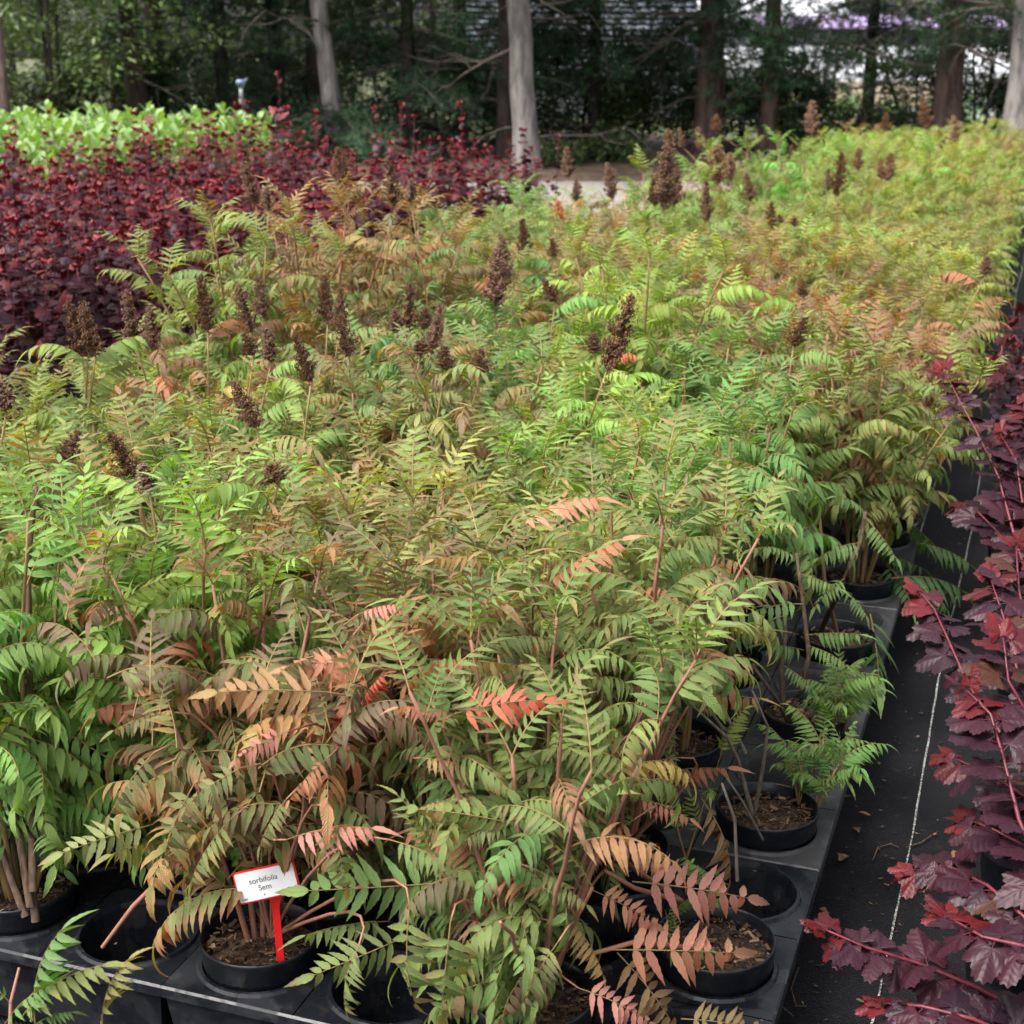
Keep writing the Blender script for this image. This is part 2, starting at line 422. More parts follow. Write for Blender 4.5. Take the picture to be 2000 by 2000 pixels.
# ------------------------------------------------------------------ pots, soil, trays
GRID, U0, W0 = .28, 2.23, -.47
POT_R = .117
def pot_mesh():
    mb = MB(); r = POT_R
    lathe(mb, [(r * .80, .0), (r * .905, .14), (r * .925, .142), (r * .925, .150), (r * .915, .152), (r * .935, .185), (r * .965, .19), (r * .975, .224), (r * 1.0, .229), (r * 1.0, .236), (r * .985, .239),
               (r * .955, .236), (r * .93, .20), (r * .90, .12)], 40)
    lathe(mb, [(0.001, .002), (r * .8, 0)], 40)
    return mb.mesh('pot', [M['pot']])
POT_ME = pot_mesh()
def soil_mesh(rng):
    mb = MB(); n, seg = 7, 28; v = [(0, 0, .212)]; f = []
    for i in range(1, n + 1):
        for k in range(seg):
            r = POT_R * .93 * i / n; a = 2 * math.pi * k / seg
            v.append((r * math.cos(a), r * math.sin(a), .207 + rng.uniform(-.004, .005) - .012 * (i / n) ** 3))
    for k in range(seg): f.append((0, 1 + k, 1 + (k + 1) % seg))
    for i in range(n - 1):
        for k in range(seg):
            a, b = 1 + i * seg + k, 1 + i * seg + (k + 1) % seg; f.append((a, a + seg, b + seg, b))
    mb.add(v, f); return mb.mesh('soil', [M['soil']])
def chip_mesh(rng, n=420):
    mb = MB()
    for i in range(n):
        r = POT_R * .9 * math.sqrt(rng.random()); a = rng.uniform(0, 6.28)
        L = rng.uniform(.003, .009) if rng.random() < .75 else rng.uniform(.01, .024); Wd = L * rng.uniform(.2, .5); T = .0012
        mm = Matrix.Translation((r * math.cos(a), r * math.sin(a), .213 + rng.uniform(-.002, .006))) @ Euler((rng.uniform(-.4, .4), rng.uniform(-.4, .4), rng.uniform(0, 6.28))).to_matrix().to_4x4()
        vs = [mm @ Vector(q) for q in ((-L / 2, -Wd / 2, -T), (L / 2, -Wd / 3, -T), (L / 2.3, Wd / 2, -T), (-L / 2.4, Wd / 3, -T), (-L / 2, -Wd / 2, T), (L / 2, -Wd / 3, T), (L / 2.3, Wd / 2, T), (-L / 2.4, Wd / 3, T))]
        mb.add([tuple(q) for q in vs], [(4, 5, 6, 7), (0, 1, 5, 4), (1, 2, 6, 5), (2, 3, 7, 6), (3, 0, 4, 7)])
    return mb.mesh('bark_mulch', [M['bark']], False)
SOILS = [soil_mesh(random.Random(i)) for i in range(3)]; CHIPS = [chip_mesh(random.Random(9 + i)) for i in range(3)]
TRAY_Z = .19
def tray_mesh(rows=3, cols=2):
    """moulded carrier: flat deck with round holes, raised lips, cups below and a skirt"""
    mb = MB(); g = GRID; h = g / 2; hr = .112; N = 32; z = TRAY_Z
    for i in range(rows):
        for j in range(cols):
            cx, cy = (j + .5) * g, (i + .5) * g; sq = []; ring = []
            for k in range(N):
                a = 2 * math.pi * (k + .5) / N; c, s = math.cos(a), math.sin(a); m = (h - .0015) / max(abs(c), abs(s))
                sq.append((cx + c * m, cy + s * m)); ring.append((c, s))
            corner = []
            levels = [(None, z), (hr + .014, z), (hr + .010, z + .006), (hr + .003, z + .006), (hr, z - .004), (hr - .006, z - .05), (hr - .018, .03), (hr * .55, .02), (.002, .02)]
            v = []; f = []
            for r, zz in levels:
                for k in range(N):
                    if r is None: v.append((*sq[k], zz))
                    else: v.append((cx + ring[k][0] * r, cy + ring[k][1] * r, zz))
            for l in range(len(levels) - 1):
                for k in range(N):
                    k2 = (k + 1) % N; f.append((l * N + k, l * N + k2, (l + 1) * N + k2, (l + 1) * N + k))
            mb.add(v, f)
            for sx, sy in ((1, 1), (1, -1), (-1, 1), (-1, -1)):   # fill the deck corners
                near = sorted(range(N), key=lambda k: -(ring[k][0] * sx + ring[k][1] * sy))[:2]
                hh = h - .0015
                tri = [(cx + sx * hh, cy + sy * hh, z), (*sq[near[0]], z), (*sq[near[1]], z)]
                mb.add(tri, [(0, 1, 2)])
    X, Y = cols * g, rows * g; e = .0015; fl = .012; w = []
    prof = [(e, z), (e - .004, z - .004), (e - .006, z - .022), (e + .004, z - .026), (e + .022, .012)]
    v = []; f = []
    for ins, zz in prof: v += [(ins, ins, zz), (X - ins, ins, zz), (X - ins, Y - ins, zz), (ins, Y - ins, zz)]
    for l in range(len(prof) - 1):
        for k in range(4): k2 = (k + 1) % 4; f.append((l * 4 + k, (l + 1) * 4 + k, (l + 1) * 4 + k2, l * 4 + k2))
    mb.add(v, f)
    return mb
TR = tray_mesh(); TRAY_WET = TR.mesh('plant_tray', [M['tray']], False); TRAY_DRY = TR.mesh('plant_tray', [M['tray_dry']], False)

# ------------------------------------------------------------------ ground
def sheet(name, pts, z, mat, div=1):
    mb = MB(); mb.add([(p[0], p[1], z) for p in pts], [tuple(range(len(pts)))]); return structure(name, mb.mesh(name, [mat], False))
sheet('ground', [(-300, -60), (300, -60), (300, 400), (-300, 400)], 0, M['ground'])
bx = lambda u, w: (bed(u, w).x, bed(u, w).y)
mm_ = MB(); mm_.add([(-3, -30, .004), (30, -30, .004), (30, 14, .004), (-3, 14, .004)], [(3, 2, 1, 0)])
# the mat lies in bed axes: local x = along the rows, local y = across (to the left)
wm = structure('weed_mat', mm_.mesh('weed_mat', [M['mat']], False))
wm.matrix_world = Matrix(((EU.x, -EW.x, 0, 0), (EU.y, -EW.y, 0, 0), (0, 0, 1, 0), (0, 0, 0, 1)))
rs = random.Random(5); mb = MB(); v = []; f = []
for i in range(260):
    u = 1.2 + i * .08; ww = -.175 + .006 * math.sin(u * 2.3) + rs.uniform(-.0012, .0012); hw = rs.uniform(.0016, .0028)
    v += [tuple(bed(u, ww - hw, .008)), tuple(bed(u, ww + hw, .008))]
    if i: f.append((2 * i - 2, 2 * i - 1, 2 * i + 1, 2 * i))
mb.add(v, f); structure('mat_line_marking', mb.mesh('mat_line_marking', [M['line']], False))
sheet('gravel_path', [bx(13.6, -16), bx(13.6, -3.6), bx(19.6, -3.6), bx(19.6, 10), bx(26, 10), bx(24.0, -7.2), bx(19.0, -16)], .008, M['gravel'])
def litter_floor():
    mb = MB(); rr = random.Random(3); nx, ny = 46, 12; v = []; f = []
    for j in range(ny + 1):
        for i in range(nx + 1):
            x = -14 + i * .75; y = 23.2 + j * .8 + (x > 4) * min(1, (x - 4) / 6) * 1.5
            hh = .012 + .22 * (1 - math.exp(-j * .9)) * (.6 + .4 * math.sin(x * .9) * math.sin(y)) + rr.uniform(0, .05) * (j > 0)
            v.append((x, y, hh))
    for j in range(ny):
        for i in range(nx): a = j * (nx + 1) + i; f.append((a, a + 1, a + nx + 2, a + nx + 1))
    mb.add(v, f); return structure('forest_floor', mb.mesh('forest_floor', [M['litter']]))
litter_floor()

# ------------------------------------------------------------------ trees and what stands behind them
def leaf_cloud(mb, rng, blobs, n, size, tints, mat=0):
    V = []; F = []; UV = []; T = []; tot = sum(b[3] * b[4] * b[5] for b in blobs)
    for b in blobs:
        for _ in range(int(n * b[3] * b[4] * b[5] / tot)):
            th = rng.uniform(0, 6.28); cz = rng.uniform(-1, 1); sz = math.sqrt(1 - cz * cz); rr = rng.random() ** .45
            c = Vector((b[0] + b[3] * rr * sz * math.cos(th), b[1] + b[4] * rr * sz * math.sin(th), b[2] + b[5] * rr * cz))
            if c.z < .05: continue
            d = Vector((math.cos(th) + rng.uniform(-.8, .8), math.sin(th) + rng.uniform(-.8, .8), rng.uniform(-.8, .35))).normalized()
            s = size * rng.uniform(.6, 1.3); a = d.cross(Vector((rng.uniform(-.6, .6), rng.uniform(-.6, .6), 1))).normalized(); nn = a.cross(d)
            k = len(V)
            V += [tuple(c), tuple(c + d * s * .45 + a * s * .27 + nn * s * .06), tuple(c + d * s - nn * s * .1), tuple(c + d * s * .45 - a * s * .27 + nn * s * .06)]
            UV += [(.5, 0, 0), (0, .45, 0), (.5, 1, 0), (1, .45, 0)]
            F += [(k, k + 1, k + 2), (k, k + 2, k + 3)]
            t = rng.choice(tints); j = rng.uniform(.75, 1.25); T += [(t[0] * j, t[1] * j, t[2] * j, 0)] * 4
    mb.add(V, F, mat, UV, np.array(T, np.float32))

def trunk_mesh(rng, h, r, lean=(0, 0), mat='trunk_pale', flare=1.5):
    mb = MB(); pts = []; rad = []
    for i in range(15):
        t = i / 14; z = h * t ** 1.3
        pts.append((lean[0] * t + rng.gauss(0, r * .06), lean[1] * t + rng.gauss(0, r * .06), z - .1)); rad.append(r * (1 - .5 * t) * (1 + (flare - 1) * math.exp(-z * 3.2)))
    tube(mb, pts, rad, 14, 0); return mb.mesh('trunk', [M[mat]]), pts
def branch_mesh(rng, L, r, up, sub=4):
    mb = MB(); p = Vector((0, 0, 0)); d = Vector((0, 1, up)).normalized(); pts = [p.copy()]
    for i in range(9):
        d = (d + Vector((rng.gauss(0, .12), 0, rng.gauss(-.02, .10)))).normalized(); p = p + d * L / 9; pts.append(p.copy())
    tube(mb, pts, [r * (1 - .85 * i / 9) for i in range(10)], 6)
    for k in range(sub):
        i = rng.randint(2, 8); q = pts[i].copy(); e = Vector((rng.uniform(-1, 1), rng.uniform(.1, 1), rng.uniform(-.9, .5))).normalized(); sp = [q.copy()]
        for j in range(5): e = (e + Vector((rng.gauss(0, .2), rng.gauss(0, .2), rng.gauss(-.05, .2)))).normalized(); q = q + e * L * .1; sp.append(q.copy())
        tube(mb, sp, [r * .38 * (1 - .8 * j / 5) for j in range(6)], 5)
    return mb.mesh('branch', [M['branch']])
BR = [branch_mesh(random.Random(200 + i), 1.0, .016, [.15, -.2, .4, .05, -.35, .25][i], 5) for i in range(6)]
def bough_mesh(rng, L=1.5, tufts=60):
    mb = MB(); p = Vector((0, 0, 0)); d = Vector((0, 1, .15)).normalized(); pts = [p.copy()]
    for i in range(8):
        d = (d + Vector((rng.gauss(0, .10), 0, -.07))).normalized(); p = p + d * L / 8; pts.append(p.copy())
    tube(mb, pts, [.018 * (1 - .8 * i / 8) for i in range(9)], 5, 1)
    for k in range(tufts):
        i = rng.randint(1, 8); b = pts[i] + Vector((rng.gauss(0, .20), rng.gauss(0, .14), rng.gauss(-.05, .13))) * (1.15 - .05 * i)
        ax = (b - pts[max(0, i - 2)] + Vector((0, 0, .1))).normalized()
        nd = 16; V = []; F = []
        for m in range(nd):
            dd = (ax * rng.uniform(-.1, 1.2) + Vector((rng.gauss(0, .7), rng.gauss(0, .7), rng.gauss(0, .7)))).normalized(); l = rng.uniform(.07, .12)
            s = dd.cross(Vector((rng.random(), rng.random(), rng.random()))).normalized() * .0045; n = len(V)
            V += [tuple(b - s), tuple(b + s), tuple(b + dd * l + s * .4), tuple(b + dd * l - s * .4)]; F.append((n, n + 1, n + 2, n + 3))
        mb.add(V, F, 0)
    return mb.mesh('bough', [M['needle'], M['branch']], False)
BOUGH = [bough_mesh(random.Random(300 + i)) for i in range(5)]
CROWN = []
for i in range(3):   # high pine crown, above the picture, that shades the ground under it
    mb = MB(); rr = random.Random(400 + i); blobs = [(rr.uniform(-1.2, 1.2), rr.uniform(-1.4, 1.4), rr.uniform(4.2, 10.5), rr.uniform(1.1, 1.9), rr.uniform(1.1, 1.9), rr.uniform(.7, 1.2)) for _ in range(14)]
    leaf_cloud(mb, rr, blobs, 5200, .34, [(.8, 1, .9), (.6, .8, .7)]); CROWN.append(mb.mesh('crown', [M['broad']], False))

rt = random.Random(77)
def pine(px, py, Y, wpx, mat, label, boughs=0, lean=(0, 0), dead=6, zr=(.3, 3.4), h=11, spread=1.0, crown=True, face=None):
    b = on_y(px, py, Y); t = thing('pine_tree', label, 'tree', (b.x, b.y, 0), 0, 'trees along the far edge of the nursery')
    r = wpx / FPX * Y / 2 * .98
    me, pts = trunk_mesh(rt, h, r, lean, mat); obj('trunk', me, t)
    for k in range(dead):
        z = rt.uniform(.35, 3.2); a = rt.uniform(0, 6.28) if rt.random() < .4 else rt.choice([1.2, -1.2, 1.8, -1.8]) + rt.uniform(-.5, .5)
        s = rt.uniform(.8, 2.2); x = lean[0] * (z / h) ** .77
        obj('branch', rt.choice(BR), t, M4=Matrix.Translation((x, 0, z)) @ Matrix.Rotation(a, 4, 'Z') @ Matrix.Diagonal((s, s, s, 1)))
    for k in range(boughs):
        z = rt.uniform(*zr); a = rt.uniform(-2.6, 2.6) + math.pi if face is None else face + rt.gauss(0, .9); s = rt.uniform(.75, 1.35) * spread
        g = rt.uniform(.7, 1.2)
        obj('bough', rt.choice(BOUGH), t, M4=Matrix.Translation((0, 0, z)) @ Matrix.Rotation(a, 4, 'Z') @ Matrix.Rotation(rt.uniform(-.25, .1), 4, 'X') @ Matrix.Diagonal((s, s, s, 1)), color=(g, g, g, 1))
    if crown: obj('crown', rt.choice(CROWN), t, M4=Matrix.Rotation(rt.uniform(0, 6), 4, 'Z'), color=(.03, .055, .032, .0))
    return t
pine(1032, 345, 24.2, 52, 'trunk_pale', 'pale grey trunk standing alone at the edge of the gravel', 0, (-.45, 0), 5)
pine(985, 318, 26, 38, 'trunk_dark', 'dark slim trunk right behind the lone pale grey trunk', 4, (.1, 0), 6, (1.2, 3.2))
pine(668, 290, 25.6, 40, 'trunk_pale', 'pale trunk rising out of low dark pine boughs', 24, (-.9, 0), 4, (.2, 1.0))
pine(620, 285, 27.5, 40, 'trunk_dark', 'black trunk partly hidden behind the pale trunk among boughs', 18, (0, 0), 4, (.3, 3.4))
pine(440, 285, 27, 30, 'trunk_dark', 'dark bushy pine above the grey standpipe', 30, (0, 0), 4, (.3, 3.4))
pine(800, 300, 26.5, 30, 'trunk_dark', 'bushy dark pine between the two pale trunks', 34, (0, 0), 6, (.2, 3.3))
pine(545, 290, 28.5, 34, 'trunk_dark', 'bushy dark pine deep in shade right of the standpipe', 26, (0, 0), 4, (.3, 3.4))
pine(900, 305, 29, 30, 'trunk_dark', 'thin dark pine with open boughs left of the lone pale trunk', 14, (0, 0), 6, (1.2, 3.4))
pine(278, 270, 25.5, 44, 'trunk_dark', 'dark ivy draped trunk at the right side of the leafy tree', 4, (-.25, 0), 3, (2.4, 3.4))
pine(318, 275, 27, 36, 'trunk_brown', 'grey brown trunk beside the ivy draped dark one', 4, (-.1, 0), 3, (2.0, 3.4))
pine(1382, 290, 27.5, 56, 'trunk_brown', 'thick brown trunk behind the big seed heads', 20, (0, 0), 12, (2.0, 3.4))
pine(1497, 295, 27.0, 36, 'trunk_brown', 'slim grey brown trunk wrapped in leaves beside the thick brown one', 12, (.05, 0), 9, (1.4, 3.0))
pine(1843, 290, 26.5, 58, 'trunk_brown', 'thick red brown trunk near the right corner', 5, (0, 0), 10, (1.6, 3.2))
pine(1980, 320, 24.0, 56, 'trunk_pale', 'grey trunk cut by the right edge of the picture', 4, (-.1, 0), 8, (1.6, 3.2))
pine(1690, 285, 32, 26, 'trunk_dark', 'sparse pine with thin boughs in front of the white tunnels', 20, (0, 0), 10, (1.9, 3.0))
pine(1160, 290, 28.5, 26, 'trunk_dark', 'spindly pine in front of the slatted glasshouse', 34, (0, 0), 8, (1.5, 3.3))
pine(2130, 300, 26, 46, 'trunk_dark', 'dark pine reaching in from beyond the right edge', 10, (0, 0), 5, (.8, 3.2))

def leafy(name, label, cat, px, Y, blobs, n, size, tints, color, stems=3, group=None, mat='broad', dense=1):
    b = on_y(px, 300, Y); t = thing(name, label, cat, (b.x, b.y, 0), 0, group)
    mb = MB(); leaf_cloud(mb, rt, blobs, n * dense, size, tints); o = obj('crown', mb.mesh('crown', [M[mat]], False), t, color=color)
    for k in range(stems):
        m2 = MB(); x, y = rt.uniform(-.2, .2), rt.uniform(-.2, .2); z = max(q[2] for q in blobs)
        tube(m2, [(x, y, 0), (x * 1.5, y, z * .35), (x * 3, y * 2, z * .75), (x * 4, y * 3, z)], [.03, .025, .018, .008], 6)
        obj('trunk', m2.mesh('trunk', [M['trunk_dark']]), t)
    return t
# leafy tree, upper left
bl = [(rt.uniform(-2.3, 2.2), rt.uniform(-.8, 1.0), rt.uniform(1.2, 5.5), rt.uniform(.45, .9), .6, rt.uniform(.3, .6)) for _ in range(46)]
leafy('leafy_tree', 'big broad leaved tree filling the upper left corner', 'tree', 110, 24.5, bl, 9500, .13, [(1, 1, 1), (1.3, 1.25, 1.1), (.6, .7, .6), (1.7, 1.6, 1.7)], (.075, .125, .040, 0), 4)
m2 = MB(); tube(m2, [(0, 0, 0), (.02, 0, .6), (.05, 0, 2.4)], [.13, .11, .09], 10)
bt = on_y(4, 230, 23.5); t = thing('bare_trunk', 'brown grey trunk low at the left edge under the leafy tree', 'tree', (bt.x, bt.y, 0)); obj('trunk', m2.mesh('trunk', [M['trunk_brown']]), t)
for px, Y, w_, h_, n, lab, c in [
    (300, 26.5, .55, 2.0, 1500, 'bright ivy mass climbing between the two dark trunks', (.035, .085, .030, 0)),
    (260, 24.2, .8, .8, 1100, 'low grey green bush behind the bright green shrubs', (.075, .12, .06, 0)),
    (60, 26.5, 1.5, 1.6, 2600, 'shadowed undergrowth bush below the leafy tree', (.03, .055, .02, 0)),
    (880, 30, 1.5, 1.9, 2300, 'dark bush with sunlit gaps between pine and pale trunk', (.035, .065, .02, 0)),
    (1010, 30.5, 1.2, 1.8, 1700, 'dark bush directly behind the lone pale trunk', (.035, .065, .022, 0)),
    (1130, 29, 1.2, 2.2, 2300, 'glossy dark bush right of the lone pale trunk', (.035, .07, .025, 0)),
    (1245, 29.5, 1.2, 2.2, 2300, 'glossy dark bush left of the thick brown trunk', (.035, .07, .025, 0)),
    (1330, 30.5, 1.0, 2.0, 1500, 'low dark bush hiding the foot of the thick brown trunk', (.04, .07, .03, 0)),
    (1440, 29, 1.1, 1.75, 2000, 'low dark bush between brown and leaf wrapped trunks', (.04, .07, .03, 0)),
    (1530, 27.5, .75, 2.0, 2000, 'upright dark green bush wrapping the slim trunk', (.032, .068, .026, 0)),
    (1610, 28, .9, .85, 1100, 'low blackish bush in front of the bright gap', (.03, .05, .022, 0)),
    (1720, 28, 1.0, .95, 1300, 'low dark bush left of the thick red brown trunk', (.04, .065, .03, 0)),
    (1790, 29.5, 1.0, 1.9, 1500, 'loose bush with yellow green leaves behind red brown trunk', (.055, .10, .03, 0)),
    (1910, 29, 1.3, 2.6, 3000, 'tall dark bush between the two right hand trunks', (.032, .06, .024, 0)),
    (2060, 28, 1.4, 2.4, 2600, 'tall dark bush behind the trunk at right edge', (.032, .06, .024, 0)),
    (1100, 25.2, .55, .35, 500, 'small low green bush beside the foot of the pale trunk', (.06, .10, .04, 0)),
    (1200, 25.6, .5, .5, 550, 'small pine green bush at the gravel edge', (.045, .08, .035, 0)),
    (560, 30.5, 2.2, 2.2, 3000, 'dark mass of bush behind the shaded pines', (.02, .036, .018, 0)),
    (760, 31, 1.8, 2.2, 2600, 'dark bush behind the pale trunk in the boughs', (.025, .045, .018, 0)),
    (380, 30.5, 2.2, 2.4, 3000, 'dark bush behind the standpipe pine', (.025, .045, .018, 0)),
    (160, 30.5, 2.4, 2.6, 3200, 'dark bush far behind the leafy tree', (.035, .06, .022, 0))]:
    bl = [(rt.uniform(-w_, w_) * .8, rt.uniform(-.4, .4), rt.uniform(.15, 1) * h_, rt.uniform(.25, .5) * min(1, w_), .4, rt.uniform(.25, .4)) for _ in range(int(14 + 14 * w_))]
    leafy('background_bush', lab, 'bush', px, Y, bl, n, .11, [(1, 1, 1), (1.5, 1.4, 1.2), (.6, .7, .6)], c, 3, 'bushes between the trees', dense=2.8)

def far(name, label, cat, px, py, Y):
    b = on_y(px, py, Y); return thing(name, label, cat, (b.x, b.y, 0)), b
# slatted glasshouse, far left of the bright gap
t, b = far('glasshouse', 'pale glasshouse wall with long horizontal slats behind the dark bushes', 'building', 1185, 100, 46)
mb = MB(); box(mb, (-4.3, .1, 0), (2.6, 4, 3.7)); obj('wall', mb.mesh('wall', [M['grey_wall']], False), t)
mb = MB(); box(mb, (-4.3, -.05, 0), (2.6, .05, .085)); sl = mb.mesh('slat', [M['slatblue']], False)
for k in range(15): obj('slat', sl, t, loc=(0, 0, 1.25 + k * .16))
# white low tunnels
for k, (px, Y, x0, x1, h_, lab) in enumerate([(1640, 44, -3.6, 4.2, 1.75, 'nearest long white cloche tunnel seen through the gap'), (1640, 48, -4.6, 6.0, 2.05, 'second white cloche tunnel just behind the nearest one')]):
    t, b = far('cloche_tunnel', lab, 'tunnel', px, 120, Y); mb = MB(); v = []; f = []; n = 12
    for s_, x in enumerate((x0, x1)):
        for i in range(n + 1):
            a = math.pi * i / n; v.append((x, .9 * math.cos(a), h_ * math.sin(a) ** .7))
    for i in range(n): f.append((i, n + 1 + i, n + 2 + i, i + 1))
    f += [tuple(range(n + 1)), tuple(range(2 * n + 1, n, -1))]
    mb.add(v, f); obj('cover', mb.mesh('cover', [M['white']], False), t)
    for x in np.arange(x0, x1 + .1, .78):
        m3 = MB(); tube(m3, [(x, .91 * math.cos(a), (h_ + .012) * max(0, math.sin(a)) ** .7) for a in np.linspace(0, math.pi, 12)], .02, 5); obj('hoop', m3.mesh('hoop', [M['steel']]), t)
t, b = far('timber_bed_edge', 'low beige boarded bed edge below the white tunnels', 'bed edge', 1640, 160, 42)
mb = MB(); box(mb, (-3.4, 0, 0), (3.4, .08, .17)); pl_ = mb.mesh('plank', [M['beige']], False)
for k in range(4): obj('plank', pl_, t, loc=(0, 0, .42 + .18 * k))
for x in (-3, -1, 1, 3):
    mb = MB(); box(mb, (x, .085, 0), (x + .12, .2, 1.1)); obj('post', mb.mesh('post', [M['beige']], False), t)
bl = [(rt.uniform(-3.4, 3.4), rt.uniform(-.5, .5), rt.uniform(.2, .75), .45, .4, .3) for _ in range(26)]
leafy('green_bush_row', 'bright green low bushes lit in the gap behind the fence', 'bush', 1655, 38, bl, 3500, .13, [(1, 1, 1), (1.4, 1.3, 1.2), (.6, .7, .6)], (.12, .25, .06, 0), 3)
# lilac sheeting roof and long white roof high behind
t, b = far('lilac_tunnel', 'long low tunnel roof with lilac sheeting above the white ones', 'tunnel', 1690, 40, 56)
mb = MB(); box(mb, (-3.8, 0, 0), (5.0, 2.5, 2.75)); obj('wall', mb.mesh('wall', [M['grey_wall']], False), t)
mb = MB(); mb.add([(-3.9, -.3, 2.72), (5.1, -.3, 2.72), (5.1, 1.2, 3.15), (-3.9, 1.2, 3.15), (-3.9, -.3, 2.66), (5.1, -.3, 2.66), (5.1, 1.2, 3.09), (-3.9, 1.2, 3.09)], [(0, 1, 2, 3), (4, 7, 6, 5), (0, 4, 5, 1), (1, 5, 6, 2), (2, 6, 7, 3), (3, 7, 4, 0)]); obj('roof', mb.mesh('roof', [M['lilac']], False), t)
t, b = far('packing_shed', 'pale blue white shed roof at the top behind the slim trunk', 'building', 1500, 20, 62)
mb = MB(); box(mb, (-4.6, 0, 0), (3.0, 5, 3.0)); obj('wall', mb.mesh('wall', [M['grey_wall']], False), t)
mb = MB(); mb.add([(-4.8, -.3, 3.2), (3.2, -.3, 3.2), (3.2, 2.5, 4.6), (-4.8, 2.5, 4.6), (-4.8, -.3, 3.05), (3.2, -.3, 3.05), (3.2, 2.5, 4.45), (-4.8, 2.5, 4.45)], [(0, 1, 2, 3), (4, 7, 6, 5), (0, 4, 5, 1), (1, 5, 6, 2), (2, 6, 7, 3), (3, 7, 4, 0)]); obj('roof', mb.mesh('roof', [M['white']], False), t)
# distant hedge closing the view
for i in range(13):
    x = -30 + i * 5.2; bl = [(rt.uniform(-2.8, 2.8), rt.uniform(-1, 1), rt.uniform(.5, 6), 1.3, 1, 1.0) for _ in range(16)]
    t = thing('far_tree', ['rounded dark tree in the far row beyond the sheds', 'dense dull green tree in the far row beyond the sheds'][i % 2], 'tree', (x, 78 + rt.uniform(-2, 2), 0), 0, ['rounded far trees', 'dense far trees'][i % 2])
    mb = MB(); leaf_cloud(mb, rt, bl, 900, .55, [(1, 1, 1), (1.4, 1.3, 1.1), (.6, .7, .6)]); obj('crown', mb.mesh('crown', [M['broad']], False), t, color=(.05, .085, .03, 0))
    m2 = MB(); tube(m2, [(0, 0, 0), (0, 0, 3), (0, 0, 5)], [.25, .2, .1], 8); obj('trunk', m2.mesh('trunk', [M['trunk_dark']]), t)
# wire fence post in the gap
t, b = far('fence', 'thin dark wire fence crossing the bright gap', 'fence', 1625, 240, 30)
for x in (-6, -3, 0, 3, 6):
    mb = MB(); tube(mb, [(x, 0, 0), (x, 0, 2.05)], .025, 6); obj('post', mb.mesh('post', [M['wire']]), t)
for z in (.5, .9, 1.3, 1.7, 2.0):
    mb = MB(); tube(mb, [(-6, -.028, z), (0, -.028, z - .02), (6, -.028, z)], .006, 4); obj('wire', mb.mesh('wire', [M['wire']]), t)
# standpipe sprinkler
b = on_y(474, 240, 19.0); t = thing('sprinkler_standpipe', 'grey sprinkler standpipe with blue head behind the bright green shrubs', 'standpipe', (b.x, b.y, 0))
zt = on_y(470, 160, 19.0).z
mb = MB(); tube(mb, [(0, 0, 0), (0, 0, zt - .33)], .032, 10); obj('pipe', mb.mesh('pipe', [M['steel']]), t)
mb = MB(); lathe(mb, [(.0, zt - .33), (.038, zt - .33), (.038, zt - .20), (.0, zt - .20)], 12); obj('collar', mb.mesh('collar', [M['wire']]), t)
mb = MB(); lathe(mb, [(.0, zt - .2), (.026, zt - .2), (.024, zt - .07), (.0, zt - .07)], 12); obj('riser', mb.mesh('riser', [M['steel']]), t)
mb = MB(); lathe(mb, [(0, zt - .07), (.03, zt - .07), (.045, zt - .03), (.06, zt - .02), (.055, zt + .02), (.02, zt + .03), (0, zt + .03)], 12); tube(mb, [(0, 0, zt - .01), (.08, 0, zt + .03)], .015, 6); obj('sprinkler_head', mb.mesh('sprinkler_head', [M['bluesteel']]), t)

# ------------------------------------------------------------------ feather leaved shrubs
ANCH = [(60, 1000, (.20, .23, .07), .15), (300, 1050, (.075, .155, .05), .0), (150, 1160, (.19, .36, .075), 0), (100, 1300, (.15, .23, .065), .1),
        (60, 1450, (.17, .26, .07), 0.1), (400, 1430, (.14, .15, .06), .75), (600, 1250, (.27, .18, .075), .6), (700, 1400, (.27, .17, .08), .5), (560, 1050, (.18, .18, .07), .55),
        (760, 1000, (.17, .19, .07), .5), (900, 1130, (.24, .24, .09), .4), (900, 1430, (.13, .17, .06), .35), (800, 1620, (.12, .19, .06), .4),
        (1000, 1720, (.17, .19, .065), .5), (1150, 1250, (.18, .21, .08), .35), (1250, 1450, (.16, .18, .07), .5), (1100, 1420, (.15, .18, .065), .5), (1200, 1030, (.11, .22, .07), .1),
        (1400, 1080, (.09, .21, .065), .05), (1500, 900, (.10, .22, .07), .08), (1550, 1150, (.08, .18, .06), 0), (1150, 850, (.20, .30, .085), .1),
        (1300, 790, (.24, .30, .06), .05), (900, 810, (.11, .22, .10), .1), (700, 730, (.15, .18, .075), .5), (300, 700, (.19, .22, .075), .3),
        (500, 850, (.17, .23, .07), .2), (200, 860, (.19, .21, .07), .4), (650, 650, (.15, .23, .07), .15), (500, 470, (.15, .25, .07), .05),
        (760, 480, (.21, .20, .07), .3), (730, 580, (.25, .15, .09), .5), (1050, 600, (.18, .22, .085), .3), (1330, 600, (.21, .13, .06), .6),
        (1450, 720, (.20, .22, .07), .3), (1150, 480, (.11, .23, .08), .05), (1400, 480, (.19, .26, .07), .1), (1700, 600, (.22, .20, .06), .4),
        (1800, 480, (.21, .22, .06), .3), (1700, 400, (.23, .27, .06), .15), (1300, 420, (.17, .26, .075), .05), (1600, 300, (.18, .28, .07), .05),
        (1850, 290, (.21, .25, .06), .2), (1700, 850, (.16, .20, .06), .2), (250, 560, (.1, .2, .06), 0)]
